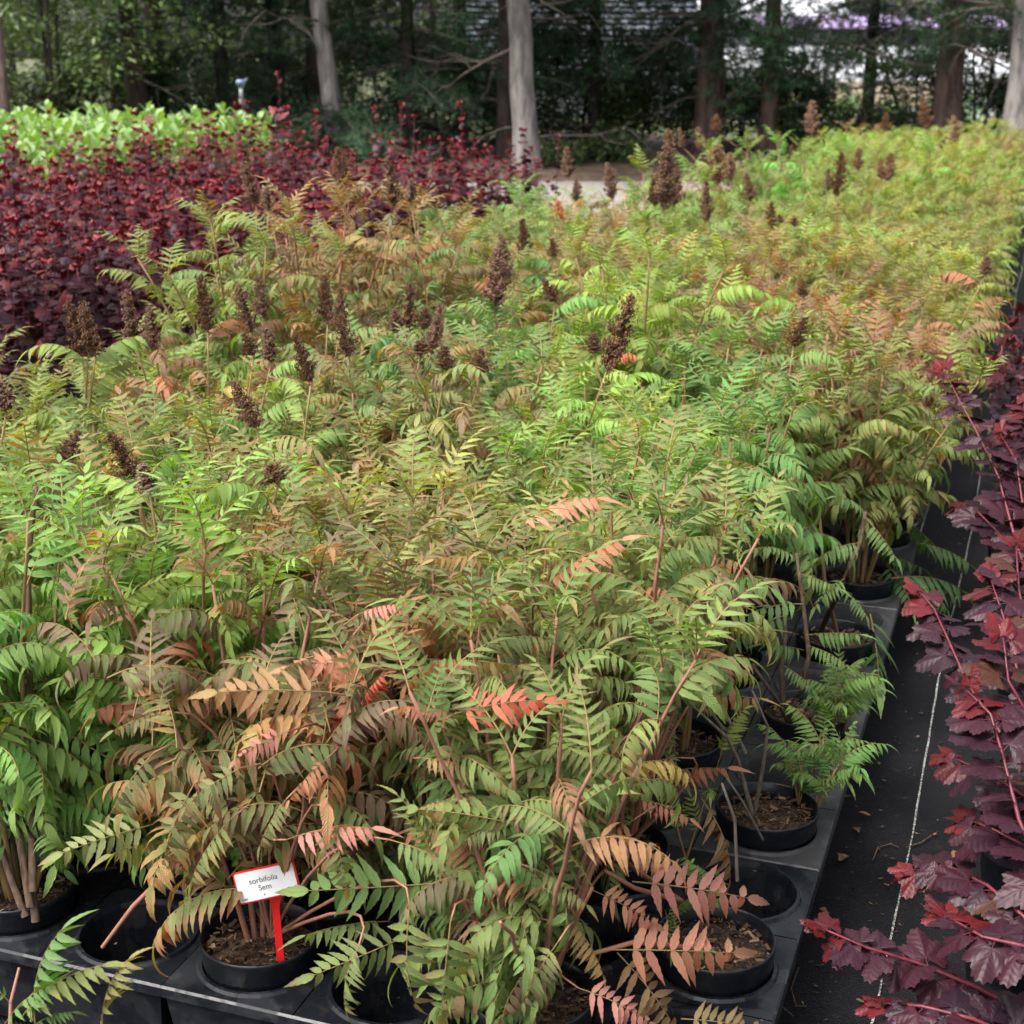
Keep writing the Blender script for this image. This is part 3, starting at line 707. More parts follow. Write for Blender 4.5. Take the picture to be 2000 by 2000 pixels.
def colour_at(px, py, rng):
    c = sorted(ANCH, key=lambda a: (a[0] - px) ** 2 + ((a[1] - py) * 1.4) ** 2)[:3]
    a = rng.choices(c, weights=[4, 1.6, 1])[0]; j = rng.uniform(.75, 1.2)
    q = rng.random()
    if py < 1000 and q < .06: return (.26 * j, .17 * j, .07 * j), .55
    if py < 1000 and q < .12: return (.19 * j, .115 * j, .075 * j), .75
    g = a[2][1] * j * 1.24; red = a[3] * .95
    if 280 < px < 1000 and 1020 < py < 1560: red = max(red, .52)
    return (max(a[2][0] * j * 1.05, .47 * g), g, a[2][2] * j * .90), red
class Plan: pass
def plan_plant(rng, H, nst, spread, first=.25, gap=.052, rot=0, leaf=1.0):
    """stems as point lists, fronds as (variant, matrix, height share)"""
    P = Plan(); P.stems = []; P.fronds = []
    for s in range(nst):
        a = 2 * math.pi * (s + rng.uniform(-.3, .3)) / nst + rot; tilt = rng.uniform(.12, 1) * spread
        L = (H - .2) * rng.uniform(.78, 1.04) / max(.75, math.cos(tilt * .8)); p = Vector((.025 * math.cos(a), .025 * math.sin(a), .2)); pts = [p.copy()]; n = 10
        for i in range(n):
            t = i / n; q = tilt * (.55 + .6 * t) + rng.gauss(0, .03); aa = a + rng.gauss(0, .08)
            p = p + Vector((math.sin(q) * math.cos(aa), math.sin(q) * math.sin(aa), math.cos(q))) * L / n; pts.append(p.copy())
        P.stems.append((pts, [.0062 * (1 - .55 * i / n) for i in range(n + 1)]))
        d = L * first; k = 0; az = rng.uniform(0, 6.28); g0 = len(P.fronds)
        while d < L * .985:
            x = d / L * n; i = min(n - 1, int(x)); q = pts[i].lerp(pts[i + 1], x - i)
            az += 2.4 + rng.gauss(0, .2); t = d / L
            sc = leaf * (.80 + .35 * math.sin(math.pi * min(1, t * .95 + .05))) * rng.uniform(.85, 1.15)
            if t > .9: v = rng.choice([20, 21]); sc *= .95
            else: v = rng.randrange(20)
            dz = rng.gauss(0, .25) - .25 * (1 - t)
            # a leaf leaning with its stem: the outward side droops more
            M4 = Matrix.Translation(q) @ Matrix.Rotation(az, 4, 'Z') @ Matrix.Rotation(dz, 4, 'X') @ Matrix.Rotation(rng.gauss(0, .32), 4, 'Y') @ Matrix.Diagonal((sc, sc, sc, 1))
            P.fronds.append((v, M4, t, s)); d += gap * rng.uniform(.75, 1.25); k += 1
        for e in range(3):
            az += 2.2; sc = rng.uniform(.7, 1.05)
            P.fronds.append((rng.choice([20, 21]), Matrix.Translation(pts[-1]) @ Matrix.Rotation(az, 4, 'Z') @ Matrix.Rotation(rng.uniform(-.5, .05), 4, 'X') @ Matrix.Diagonal((sc, sc, sc, 1)), 1.0, s))
    return P
STEM_ME = {}
def stem_mesh(pts, rad, mat):
    mb = MB(); tube(mb, pts, rad, 7); return mb.mesh('stem', [M[mat]])
def add_pot(root, rng):
    obj('pot', POT_ME, root); obj('soil', rng.choice(SOILS), root, M4=Matrix.Rotation(rng.uniform(0, 6), 4, 'Z'))
    c = obj('bark_mulch', rng.choice(CHIPS), root, M4=Matrix.Rotation(rng.uniform(0, 6), 4, 'Z')); c['kind'] = 'stuff'
ODD = [(.38, .15, .085), (.42, .22, .08), (.36, .29, .085), (.24, .10, .085), (.20, .12, .09), (.45, .13, .09)]
def vary(rng, col, red, t=0, odd=True):
    if odd and t < .9 and rng.random() < red * .20: col = rng.choice(ODD); red *= .6
    h = rng.gauss(0, .12); b = rng.uniform(.8, 1.22)
    return (max(.02, col[0] * b * (1 + h)), col[1] * b * (1 - h * .25), max(.015, col[2] * b * (1 - h * .3)), min(1, max(0, red + rng.gauss(0, .14) + .18 * (t - .6))))
def full_plant(root, rng, plan, col, red, stemmat):
    for pts, rad in plan.stems: obj('stem', stem_mesh(pts, rad, stemmat), root)
    for v, M4, t, s in plan.fronds: obj('frond', FINE[v], root, M4=M4, color=vary(rng, col, red, t))
# whole shoots for plants too far off to pick single leaves
SHOOT_PLANS = []
def shoot_meshes(rng, H, spread):
    P = plan_plant(rng, H, 8, spread, .40, .045, leaf=.80); out = []
    for s, (pts, rad) in enumerate(P.stems):
        mb = MB(); tube(mb, pts, rad, 5, 2)
        for v, M4, t, ss in P.fronds:
            if ss != s: continue
            vv = {20: 8, 21: 9}.get(v, v % 8); c = vary(rng, (1, 1, 1), 0, t); mb.add_mesh_data(FAR_D[vv], M4, (c[0], c[1], c[2], rng.gauss(0, .12) + .12 * (t - .6)))
        out.append(mb.mesh('leafy_shoot', [M['frond'], M['rachis'], M['stem_tan']]))
    return out
SHOOTS = [shoot_meshes(random.Random(500 + i), .95, .42) for i in range(9)]

ROWS, COLS = 62, 10
HEADS_PX = [  # bottom x,y  top x,y of each brown seed head in the photograph
 (172,690,140,590),(186,695,172,590),(264,672,254,570),(300,682,297,600),(406,645,397,540),(492,650,468,558),(514,620,508,540),(496,692,478,650),(530,706,522,640),(608,745,580,655),
 (640,632,637,540),(664,640,668,562),(682,696,668,612),(500,835,460,745),(118,912,160,840),(264,930,218,845),(291,955,280,905),(545,942,528,905),(12,802,4,745),
 (800,640,800,555),(775,648,772,605),(828,642,832,600),(842,690,862,595),(822,695,818,665),(870,722,868,675),(966,606,972,486),(990,545,978,460),(1027,502,1020,430),(1085,588,1060,545),(1082,502,1078,466),
 (1186,722,1230,580),(1160,690,1157,650),(1550,676,1570,620),(940,732,938,680),(500,402,478,318),(525,410,522,365),(668,372,662,290),(772,402,757,310),(802,396,803,350),
 (1110,346,1106,290),(1125,392,1125,350),(1196,388,1184,320),(1100,432,1086,390),(1296,408,1302,280),(1278,404,1275,350),(1318,400,1320,330),(1380,432,1376,355),(1403,358,1398,285),(1427,352,1424,300),
 (1468,392,1455,340),(1586,262,1583,200),(1632,382,1640,300),(1618,372,1615,330),(1730,352,1738,300),(1722,350,1718,315),(1812,252,1795,195),(1842,290,1830,255),(1862,285,1858,228),(1508,446,1504,395),(1522,440,1522,420),
 (1552,442,1548,420),(1400,258,1398,224),(1312,288,1303,253),(1334,288,1325,252),(1370,290,1362,250),(1925,536,1925,500),(1522,290,1521,258),(1545,320,1545,285),(1675,330,1675,290),(1728,255,1728,220),(1570,580,1563,545)]
plants = {}
rp = random.Random(21)
SKIP = set()
for i in range(ROWS):
    for j in range(COLS):
        if (i + j) % 2: continue      # pots fill every second hole, chequerwise (first right pot is row 1, column 0)
        pass
def cell(i, j): return U0 + i * GRID, W0 - j * GRID
occupied = []
for i in range(ROWS):
    for j in range(COLS):
        if (i + j) % 2 == 0: continue   # row 1 col 0, row 0 col 1 ...
        u, w = cell(i, j)
        if u > 9.0 and (j > 6 or (i // 2 + j) % 5 == 0): continue   # looser where only tops are seen
        occupied.append((i, j, u, w))
# tall plants standing over the rest (pixel of the crown, crown height)
TALL = {}
def nearest_plant(p, avoid=()):
    u, w = to_bed(p); return min(occupied, key=lambda c: (c[2] - u) ** 2 + (c[3] - w) ** 2)[:2]
for px, py, z in [(490, 420, 1.32), (650, 400, 1.30), (760, 400, 1.28), (1320, 490, 1.2), (1560, 270, 1.25), (1260, 330, 1.2), (1800, 270, 1.25), (1400, 280, 1.2), (1650, 290, 1.15)]:
    TALL[nearest_plant(on_z(px, py + 20, z))] = z
head_of = {}
for k, (xb, yb, xt, yt) in enumerate(HEADS_PX):
    z = 1.07 if yb > 420 else 1.12
    if (xb, yb) in ((500, 402), (525, 410), (668, 372), (772, 402), (802, 396)): z = 1.36
    p = on_z(xb, yb, z); d = project(p)[2]; h = math.hypot(xt - xb, yt - yb) / FPX * d * 1.02
    head_of.setdefault(nearest_plant(p), []).append((p, xt - xb, yb - yt, h))

FORCE = {}
for px, py, z, c_ in [(150, 1120, .85, (.24, .42, .075)), (230, 1160, .8, (.23, .40, .075)), (40, 1480, .55, (.16, .32, .07))]: FORCE[nearest_plant(on_z(px, py, z))] = (c_, 0)
FULL_U = 6.0
def keep(loc, q):
    # the right hand pots stand nearly bare: leaves of their neighbours do not reach over them
    c = loc + (q[1] @ Vector((0, .16, .03))); u, w = to_bed(c); px, py, d = project(c)
    if u < 2.08 and c.z > .30: return False
    if 400 < px < 610 and 1670 < py < 1960 and u < 2.32: return False      # the label stands clear of the leaves
    return not (c.z < .62 and w > -.70 and u < 4.3 or c.z < .85 and w > -.50 and u < 4.3)
SPECIAL = {(1, 0): 'bare', (3, 0): 'twigs', (5, 0): 'sparse', (7, 0): 'sparse2', (0, 1): 'front', (0, 3): 'label', (0, 5): 'stump', (2, 1): 'front2'}
ORD = ['first', 'second', 'third', 'fourth', 'fifth', 'sixth', 'seventh', 'eighth', 'ninth', 'tenth', 'eleventh', 'twelfth', 'thirteenth', 'fourteenth']
def hue_word(c, red):
    if red > .45: return 'purple tinted' if c[0] < .2 else 'reddish bronze'
    if c[1] > .3: return 'lime green'
    if c[0] > .19: return 'yellow green' if red < .25 else 'olive bronze'
    if c[0] > .13: return 'olive green'
    return 'deep green'
ROOT = {}
for (i, j, u, w) in occupied:
    rng = random.Random(1000 + i * 37 + j)
    loc = bed(u, w, .022); sp = SPECIAL.get((i, j))
    H = TALL.get((i, j), rng.uniform(.80, 1.02)) 
    if i <= 2: H = rng.uniform(.90, 1.05)
    px, py, dep = project(bed(u, w, .8)); col, red = colour_at(px, py, rng)
    if (i, j) in FORCE: col, red = FORCE[(i, j)]
    hs = head_of.get((i, j), []); hw = hue_word(col, red)
    zone = 'at the far end' if u > 15 else 'in the far half' if u > 11.5 else 'past the middle' if u > 9 else 'in the middle'
    lat = 'right edge' if j <= 1 else 'right side' if j <= 3 else 'centre' if j <= 6 else 'left side'
    size = 'tall ' if (i, j) in TALL else 'low ' if H < .88 else ''
    nh = ['', ', one brown seed head', ', two brown seed heads', ', several brown seed heads'][min(3, len(hs))]
    if i < 14: lab = f'{size}{hw} feathery shrub{nh}, row {ORD[i]} back, {ORD[j]} from right'
    else: lab = f'{size}{hw} feathery shrub{nh}, {zone}, {lat} of bed'
    t = thing('feather_leaf_shrub', lab, 'shrub', loc, 0, 'potted feather leaved shrubs in the tray bed'); ROOT[(i, j)] = t
    if u < 5.2 or j <= 1 and u < 9: add_pot(t, rng)
    sm = 'stem_red' if red > .3 else 'stem_tan'
    if sp in ('bare', 'twigs', 'sparse', 'sparse2'): pass
    elif u < FULL_U:
        if i <= 4:
            P = plan_plant(rng, H, 10, .50, .10, .036, leaf=.65)
            Q = plan_plant(rng, .56, 6, .85, .10, .036, .5, leaf=.70); P.stems += Q.stems; P.fronds += Q.fronds
        else: P = plan_plant(rng, H, 8, .48, .34, .041, leaf=.78)
        if j == 1 and 3 <= i <= 9: P = plan_plant(rng, H * .95, 7, .34, .30, .044, leaf=.82)
        if sp in ('label', 'stump'): P = plan_plant(rng, H, 9, .50, .20, .038, leaf=.72)
        if sp == 'label': P.stems = [q for q in P.stems if min(p.y for p in q[0]) > -.04]
        P.fronds = [q for q in P.fronds if keep(loc, q)]
        full_plant(t, rng, P, col, red, sm)
    else:
        k = rng.randrange(len(SHOOTS)); s = H / .95; a = rng.uniform(0, 6.28)
        for q, me in enumerate(SHOOTS[k]):
            obj('leafy_shoot', me, t, M4=Matrix.Rotation(a, 4, 'Z') @ Matrix.Diagonal((1.05, 1.05, s, 1)), color=vary(rng, col, red * .6, .6, False))
    for p, dx, dy, h in hs:
        q = p - loc; mb = MB(); b0 = Vector((rng.uniform(-.03, .03), rng.uniform(-.03, .03), .22))
        pts = [b0.lerp(q, s_) + Vector((0, 0, .06 * math.sin(math.pi * s_))) for s_ in np.linspace(0, 1, 8)]; pts[-1] = q
        tube(mb, pts, [.005 * (1 - .5 * k / 7) for k in range(8)], 5); obj('flower_stem', mb.mesh('flower_stem', [M['stem_tan']]), t)
        ang = math.atan2(dx, dy); s_ = h / .2
        tan = 1.8 if dep > 9 else 1.25
        if (dx, dy) == (-14, 42): tan = 6
        obj('seed_head', rng.choice(HEADS), t, M4=Matrix.Translation(q) @ Matrix.Rotation(ang, 4, 'Y') @ Matrix.Rotation(rng.uniform(0, 6), 4, 'Z') @ Matrix.Diagonal((max(s_, .7) * rng.uniform(1.0, 1.3) * (1.3 if dep > 9 else 1), max(s_, .7) * rng.uniform(1.0, 1.3) * (1.3 if dep > 9 else 1), s_, 1)), color=(tan, tan * .84, tan * .68, 1))
        for e in range(9):
            sc = rng.uniform(.6, .85); e = e * .4
            if dep < 9: obj('frond', FINE[rng.randrange(20)], t, M4=Matrix.Translation(pts[-2 - int(e)].lerp(pts[-3 - int(e)], e % 1) if e > .3 else pts[-1].lerp(pts[-2], .5)) @ Matrix.Rotation(rng.uniform(0, 6.28), 4, 'Z') @ Matrix.Diagonal((sc, sc, sc, 1)), color=vary(rng, col, red, .8))

# ------------------------------------------------------------------ trays
rtr = random.Random(8)
for a in range(11):
    for b_ in range(5):
        u0 = U0 - GRID / 2 + a * 3 * GRID; w1 = W0 + GRID / 2 - b_ * 2 * GRID
        if not (a <= 3 or b_ == 0 and a <= 9): continue
        p = bed(u0, w1, .008)
        t = thing('plant_tray', f'{"dusty grey" if (a, b_) in ((1, 0), (2, 0), (3, 0)) else "wet black"} plant tray, {ORD[b_]} from the right and {ORD[a]} from the front', 'tray', p, 0, 'carrier trays under the potted shrubs', TRAY_DRY if b_ == 0 and a in (1, 2, 3) else TRAY_WET)
        # local x runs to the left across the bed, local y runs along it
        t.matrix_world = Matrix(((-EW.x, EU.x, 0, p.x), (-EW.y, EU.y, 0, p.y), (0, 0, 1, .008 + .003 * (a % 2)), (0, 0, 0, 1)))

# ------------------------------------------------------------------ leaves that stand out
def aim_frond(root, A, B, col, red, var=0, roll=0.0, name='frond', width=1.0, stalk=False):
    """a straight-ish leaf from world point A to B, parented to its shrub"""
    if stalk:
        P0 = Vector(root.location) + Vector((.02, .01, .22)); back = A - (B - A).normalized() * .06
        back = A - (B - A).normalized() * .12 + Vector((0, .05, -.03)); pts_ = [P0 * (1 - k / 6) ** 2 + back * (2 * (k / 6) * (1 - k / 6)) + A * (k / 6) ** 2 for k in range(7)]
        mb = MB(); tube(mb, [p - Vector(root.location) for p in pts_], [.0038, .0036, .0033, .003, .0026, .002, .0014], 6); obj('stem', mb.mesh('stem', [M['stem_red']]), root)
    d = B - A; L = d.length / .29; y = d.normalized(); z = Vector((0, 0, 1)); x = y.cross(z).normalized(); z = x.cross(y)
    m = Matrix(((x.x, y.x, z.x, A.x), (x.y, y.y, z.y, A.y), (x.z, y.z, z.z, A.z), (0, 0, 0, 1))) @ Matrix.Rotation(roll, 4, 'Y') @ Matrix.Diagonal((L * width, L, L * width, 1))
    return obj(name, FINE[FLAT + var], root, M4=Matrix.Translation(-Vector(root.location)) @ m, color=(*col, red))
def twig(root, pts, r0, r1, mat, name='stem'):
    mb = MB(); n = len(pts); q = []
    for k in range(n - 1):
        for s_ in (0, .5): q.append(pts[k].lerp(pts[k + 1], s_))
    q.append(pts[-1]); l = Vector(root.location); q = [v - l for v in q]
    tube(mb, q, [r0 + (r1 - r0) * k / (len(q) - 1) for k in range(len(q))], 7); return obj(name, mb.mesh(name, [M[mat]]), root)
SAL, RED, PIN, ORA, BRN = (.60, .21, .17), (.74, .10, .10), (.58, .19, .21), (.44, .25, .10), (.28, .12, .065)
r10, r01, r30, r21, r50, r03, r05 = ROOT[(1, 0)], ROOT[(0, 1)], ROOT[(3, 0)], ROOT[(2, 1)], ROOT[(5, 0)], ROOT[(0, 3)], ROOT[(0, 5)]
def Yp(px, py, Y): return on_y(px, py, Y)
twig(r10, [bed(*cell(1, 0), .23), Yp(1330, 1850, 2.42), Yp(1240, 1840, 2.34), Yp(1130, 1870, 2.3)], .006, .004, 'stem_red')
aim_frond(r10, Yp(1195, 1855, 2.32), Yp(1450, 1855, 2.32), SAL, .1, 2, 1.0)
twig(r21, [bed(*cell(2, 1), .23), Yp(1330, 1760, 2.55), Yp(1240, 1735, 2.50), Yp(1180, 1700, 2.48)], .006, .004, 'stem_red')
aim_frond(r21, Yp(1235, 1722, 2.47), Yp(1475, 1745, 2.45), PIN, .2, 2, .95)
aim_frond(r10, Yp(1205, 1860, 2.33), Yp(1340, 2010, 2.28), BRN, .2, 2, .7)
aim_frond(r10, Yp(1330, 1990, 2.30), Yp(1490, 2000, 2.28), (.27, .16, .08), .2, 2, .8)
aim_frond(ROOT[(4, 1)], Yp(1275, 1510, 2.95), Yp(1420, 1500, 2.9), SAL, .1, 0, .3)
aim_frond(r30, Yp(1370, 1560, 2.85), Yp(1460, 1710, 2.8), BRN, .2, 2)
aim_frond(r30, Yp(1330, 1360, 3.1), Yp(1480, 1365, 3.1), ORA, .2, 0)
mid = ROOT.get((3, 2)) or ROOT[(4, 3)]
aim_frond(ROOT[(1, 2)], Yp(885, 1395, 2.30), Yp(1055, 1352, 2.27), RED, .0, 2, .9, stalk=True)
aim_frond(ROOT[(1, 2)], Yp(885, 1395, 2.30), Yp(785, 1370, 2.25), SAL, .2, 1)
aim_frond(ROOT[(3, 4)], Yp(640, 1352, 2.32), Yp(425, 1345, 2.26), (.38, .17, .09), .15, 2, -.9, stalk=True)
for x0, y0, x1, y1, Y, c_, v_, ro in [(720, 1300, 560, 1290, 2.42, SAL, 2, -.7), (690, 1240, 640, 1330, 2.4, SAL, 1, 0), (870, 1290, 1010, 1300, 2.5, (.36, .25, .10), 0, .4), (960, 1090, 850, 1085, 2.7, ORA, 1, -.3), (1060, 1150, 1200, 1040, 2.75, SAL, 1, .3), (1010, 1030, 1150, 940, 2.8, SAL, 2, .2), (700, 1200, 790, 1170, 2.45, PIN, 1, 0), (700, 1390, 740, 1310, 2.5, RED, 1, 0), (560, 1640, 720, 1600, 2.3, PIN, 1, .2), (1240, 1600, 1130, 1680, 2.5, SAL, 1, 0), (1110, 1790, 1190, 1900, 2.3, ORA, 1, 0), (1330, 1480, 1220, 1500, 2.8, SAL, 1, 0), (1190, 1640, 1310, 1690, 2.5, PIN, 2, .7), (1160, 1740, 1290, 1800, 2.36, SAL, 2, .8), (1240, 1560, 1350, 1590, 2.7, SAL, 1, .3), (1130, 1930, 1280, 1985, 2.24, PIN, 2, .6), (560, 1430, 450, 1480, 2.36, PIN, 2, -.6), (640, 1480, 560, 1560, 2.34, SAL, 1, -.3), (820, 1480, 930, 1500, 2.36, (.42, .22, .12), 1, .3)]:
    aim_frond(ROOT[(3, 4)] if x0 < 800 else ROOT[(2, 1)], Yp(x0, y0, Y), Yp(x1, y1, Y - .03), c_, .15, v_, ro, stalk=True)
for x0, y0, x1, y1, Y, c_, v_, ro in [(800, 1770, 790, 1985, 2.22, (.15, .20, .06), 2, .3), (880, 1800, 860, 2010, 2.2, (.14, .22, .06), 2, -.3), (700, 1850, 650, 1975, 2.2, (.16, .21, .06), 2, .4), (960, 1760, 1000, 1900, 2.24, (.15, .21, .06), 2, .2), (300, 1470, 205, 1590, 2.42, (.15, .15, .06), 1, -.4), (380, 1530, 300, 1690, 2.4, (.15, .16, .06), 2, -.6), (470, 1500, 350, 1570, 2.35, (.14, .16, .06), 2, -.5), (450, 1600, 360, 1720, 2.36, (.16, .19, .06), 1, .2), (330, 1390, 220, 1420, 2.45, (.16, .15, .07), 1, -.3), (560, 1560, 500, 1650, 2.3, (.15, .18, .06), 1, .1), (640, 1600, 690, 1740, 2.28, (.15, .21, .06), 2, .4), (760, 1640, 900, 1690, 2.25, (.13, .21, .06), 1, .2), (1000, 1600, 900, 1640, 2.28, (.14, .2, .06), 1, -.2), (1050, 1700, 1150, 1760, 2.25, (.18, .2, .07), 1, .3), (1090, 1840, 1010, 1960, 2.2, (.19, .21, .07), 2, -.3)]:
    aim_frond(r03 if x0 < 850 else r01, Yp(x0, y0, Y), Yp(x1, y1, Y - .04), c_, .45, v_, ro, stalk=True)
aim_frond(r03, Yp(860, 1725, 2.33), Yp(600, 1745, 2.27), (.12, .24, .065), .15, 2, -1.0)
aim_frond(r03, Yp(790, 1830, 2.33), Yp(625, 1905, 2.22), (.15, .20, .06), .35, 2, -.9)
aim_frond(r03, Yp(760, 1800, 2.4), Yp(600, 1815, 2.3), (.13, .19, .06), .2, 1, width=.7)
aim_frond(r05, Yp(300, 1610, 2.55), Yp(125, 1660, 2.45), (.27, .30, .13), .3, 2, -.8)
aim_frond(r05, Yp(330, 1640, 2.6), Yp(220, 1670, 2.45), (.24, .26, .10), .3, 0)
aim_frond(r30, Yp(1200, 1230, 3.2), Yp(1480, 1220, 3.2), (.32, .15, .06), .1, 1, width=.25)
# sparse right-hand pots: woody stumps, dead twigs, small green shoots
def tuft(root, c, n, H, col, red, rng, name='leafy_shoot', sc=.55):
    """a low shoot from the pot with small leaves; every leaf an object"""
    base = c - Vector(root.location)
    for k in range(3):
        a = rng.uniform(0, 6.28); tip = base + Vector((math.cos(a) * H * .35, math.sin(a) * H * .35, H * rng.uniform(.7, 1.1))); mb = MB()
        tube(mb, [base, base.lerp(tip, .5) + Vector((0, 0, .01)), tip], [.003, .0025, .0015], 5); obj('stem', mb.mesh('stem', [M['stem_tan']]), root)
        for q in range(n // 3):
            s_ = .25 + .75 * q / max(1, n // 3 - 1); z = sc * rng.uniform(.75, 1.15)
            obj('frond', FINE[rng.choice([0, 3, 5, 7, 20, 21])], root, M4=Matrix.Translation(base.lerp(tip, s_)) @ Matrix.Rotation(q * 2.4 + a, 4, 'Z') @ Matrix.Rotation(.35, 4, 'X') @ Matrix.Diagonal((z, z, z, 1)), color=vary(rng, col, red))
rz = random.Random(31)
GRN = (.12, .26, .06)
tuft(r30, on_z(1592, 1590, .23), 22, .17, GRN, .15, rz, sc=.52)
tuft(r30, on_z(1560, 1570, .23), 15, .14, GRN, .2, rz, sc=.40)
c30 = bed(*cell(3, 0), .22)
for q in ([(1470, 1590), (1440, 1480), (1420, 1440), (1300, 1330)], [(1475, 1580), (1490, 1500), (1500, 1420), (1470, 1350)], [(1455, 1470), (1420, 1400), (1375, 1365)], [(1430, 1440), (1410, 1420), (1360, 1350)]):
    twig(r30, [on_y(x, y, 3.02 - .05 * k) for k, (x, y) in enumerate(q)], .0055, .002, 'twig', 'dead_stem')
twig(r30, [on_z(1490, 1640, .24), on_y(1450, 1565, 2.85), on_y(1420, 1520, 2.82)], .003, .002, 'twig', 'dead_stem')
twig(r30, [on_y(1440, 1720, 2.75), on_y(1435, 1600, 2.74), on_y(1410, 1530, 2.72)], .004, .0025, 'twig', 'dead_stem')
tuft(r50, on_z(1625, 1440, .23), 22, .16, (.13, .28, .06), .05, rz, sc=.52)
tuft(r50, on_z(1650, 1430, .23), 15, .13, (.13, .28, .06), .05, rz, sc=.42)
B5 = on_z(1545, 1420, .22)
twig(r50, [B5, on_y(1540, 1390, 3.50), on_y(1565, 1350, 3.5), on_y(1580, 1280, 3.5), on_y(1570, 1190, 3.55), on_y(1555, 1080, 3.6)], .010, .004, 'stem_brown')
twig(r50, [B5, on_y(1530, 1370, 3.48), on_y(1525, 1300, 3.5), on_y(1535, 1240, 3.52), on_y(1530, 1150, 3.6)], .009, .004, 'stem_brown')
twig(r50, [B5, on_y(1520, 1370, 3.45), on_y(1470, 1300, 3.4)], .007, .004, 'stem_brown')
for k, (x0, y0, x1, y1, Y) in enumerate([(1570, 1270, 1490, 1260, 3.45), (1575, 1260, 1655, 1290, 3.4), (1570, 1180, 1430, 1190, 3.5), (1560, 1120, 1640, 1150, 3.5), (1540, 1200, 1420, 1250, 3.45), (1555, 1090, 1480, 1050, 3.55), (1575, 1240, 1680, 1240, 3.45), (1530, 1300, 1590, 1340, 3.4)]):
    aim_frond(r50, on_y(x0, y0, Y), on_y(x1, y1, Y - .06), (.10 + .03 * (k % 2), .22, .065), .1, k % 3)
r70 = ROOT[(7, 0)]
B7 = on_z(1640, 1260, .22)
twig(r70, [on_z(1600, 1240, .22), on_y(1640, 1150, 3.85), on_y(1680, 1060, 3.9), on_y(1690, 1000, 3.95)], .009, .005, 'stem_brown')
twig(r70, [B7, on_y(1610, 1130, 3.95), on_y(1600, 1000, 4.0)], .007, .004, 'stem_tan')
for k, (x0, y0, x1, y1, Y) in enumerate([(1690, 1010, 1750, 1090, 3.9), (1680, 1060, 1600, 1080, 3.85), (1640, 1150, 1700, 1190, 3.85), (1600, 1020, 1530, 1060, 3.9), (1690, 1000, 1640, 960, 3.95), (1650, 1130, 1590, 1170, 3.8)]):
    aim_frond(r70, on_y(x0, y0, Y), on_y(x1, y1, Y - .08), (.11, .21, .065), .1, k % 3)
# green leaves that lean out over the mat from further pots of the edge
for key, lst in {(9, 0): [(1720, 1080, 1800, 1110), (1740, 1130, 1880, 1130), (1780, 1140, 1860, 1170), (1700, 1200, 1720, 1330), (1730, 1100, 1790, 1180)], (11, 0): [(1760, 1010, 1840, 1080), (1790, 1060, 1900, 1090)]}.items():
    rr_ = ROOT[key]
    for k, (x0, y0, x1, y1) in enumerate(lst): aim_frond(rr_, on_z(x0, y0, .27), on_z(x1, y1, .20), (.08, .19, .06), .05, k % 3)
tuft(r10, on_z(1330, 1880, .22), 6, .08, (.16, .30, .06), 0, rz, sc=.35)
tuft(r10, on_z(1370, 1800, .22), 6, .09, (.16, .30, .06), 0, rz, sc=.35)
tuft(r21, on_z(1340, 1680, .22), 9, .28, (.26, .33, .06), .1, rz, sc=.5)
# stump stems in the left front pot
for q in ([(70, 1800), (60, 1700), (65, 1560), (60, 1430), (55, 1100), (70, 950)], [(50, 1790), (15, 1700), (-10, 1600)], [(60, 1770), (40, 1650), (20, 1560), (-20, 1500)], [(65, 1740), (62, 1640), (30, 1590)]):
    twig(r05, [on_y(x, y, 2.62 + .03 * k) for k, (x, y) in enumerate(q)], .009, .005, 'stem_brown')
twig(r03, [on_z(535, 1830, .22), on_y(520, 1800, 2.58), on_y(505, 1775, 2.6)], .012, .008, 'stem_brown')
twig(r05, [on_z(200, 1850, .24), on_y(260, 1770, 2.5), on_y(330, 1700, 2.5), on_y(420, 1640, 2.55)], .004, .006, 'stem_red')
# a low plant at the left bottom corner
ct = on_z(20, 2010, .05); lt = thing('feather_leaf_shrub', 'low green feather leaved shrub cut by the lower left corner', 'shrub', ct, 0, 'potted feather leaved shrubs in the tray bed')
for k, (x0, y0, x1, y1, c, r_) in enumerate([(70, 2010, 70, 1800, (.09, .21, .06), .05), (40, 1990, 170, 1850, (.20, .22, .07), .3), (20, 1960, -60, 1880, (.09, .21, .06), 0), (60, 2010, 130, 1960, (.09, .22, .06), 0), (200, 2010, 215, 1860, (.22, .20, .07), .35), (10, 2000, 90, 1900, (.10, .22, .06), .05)]):
    aim_frond(lt, on_y(x0, y0, 2.12), on_y(x1, y1, 2.12), c, r_, 2)
m_ = MB(); tube(m_, [(0, 0, 0), (.0, .02, .05), (.02, .03, .12)], [.005, .004, .003], 6); obj('stem', m_.mesh('stem', [M['stem_red']]), lt)

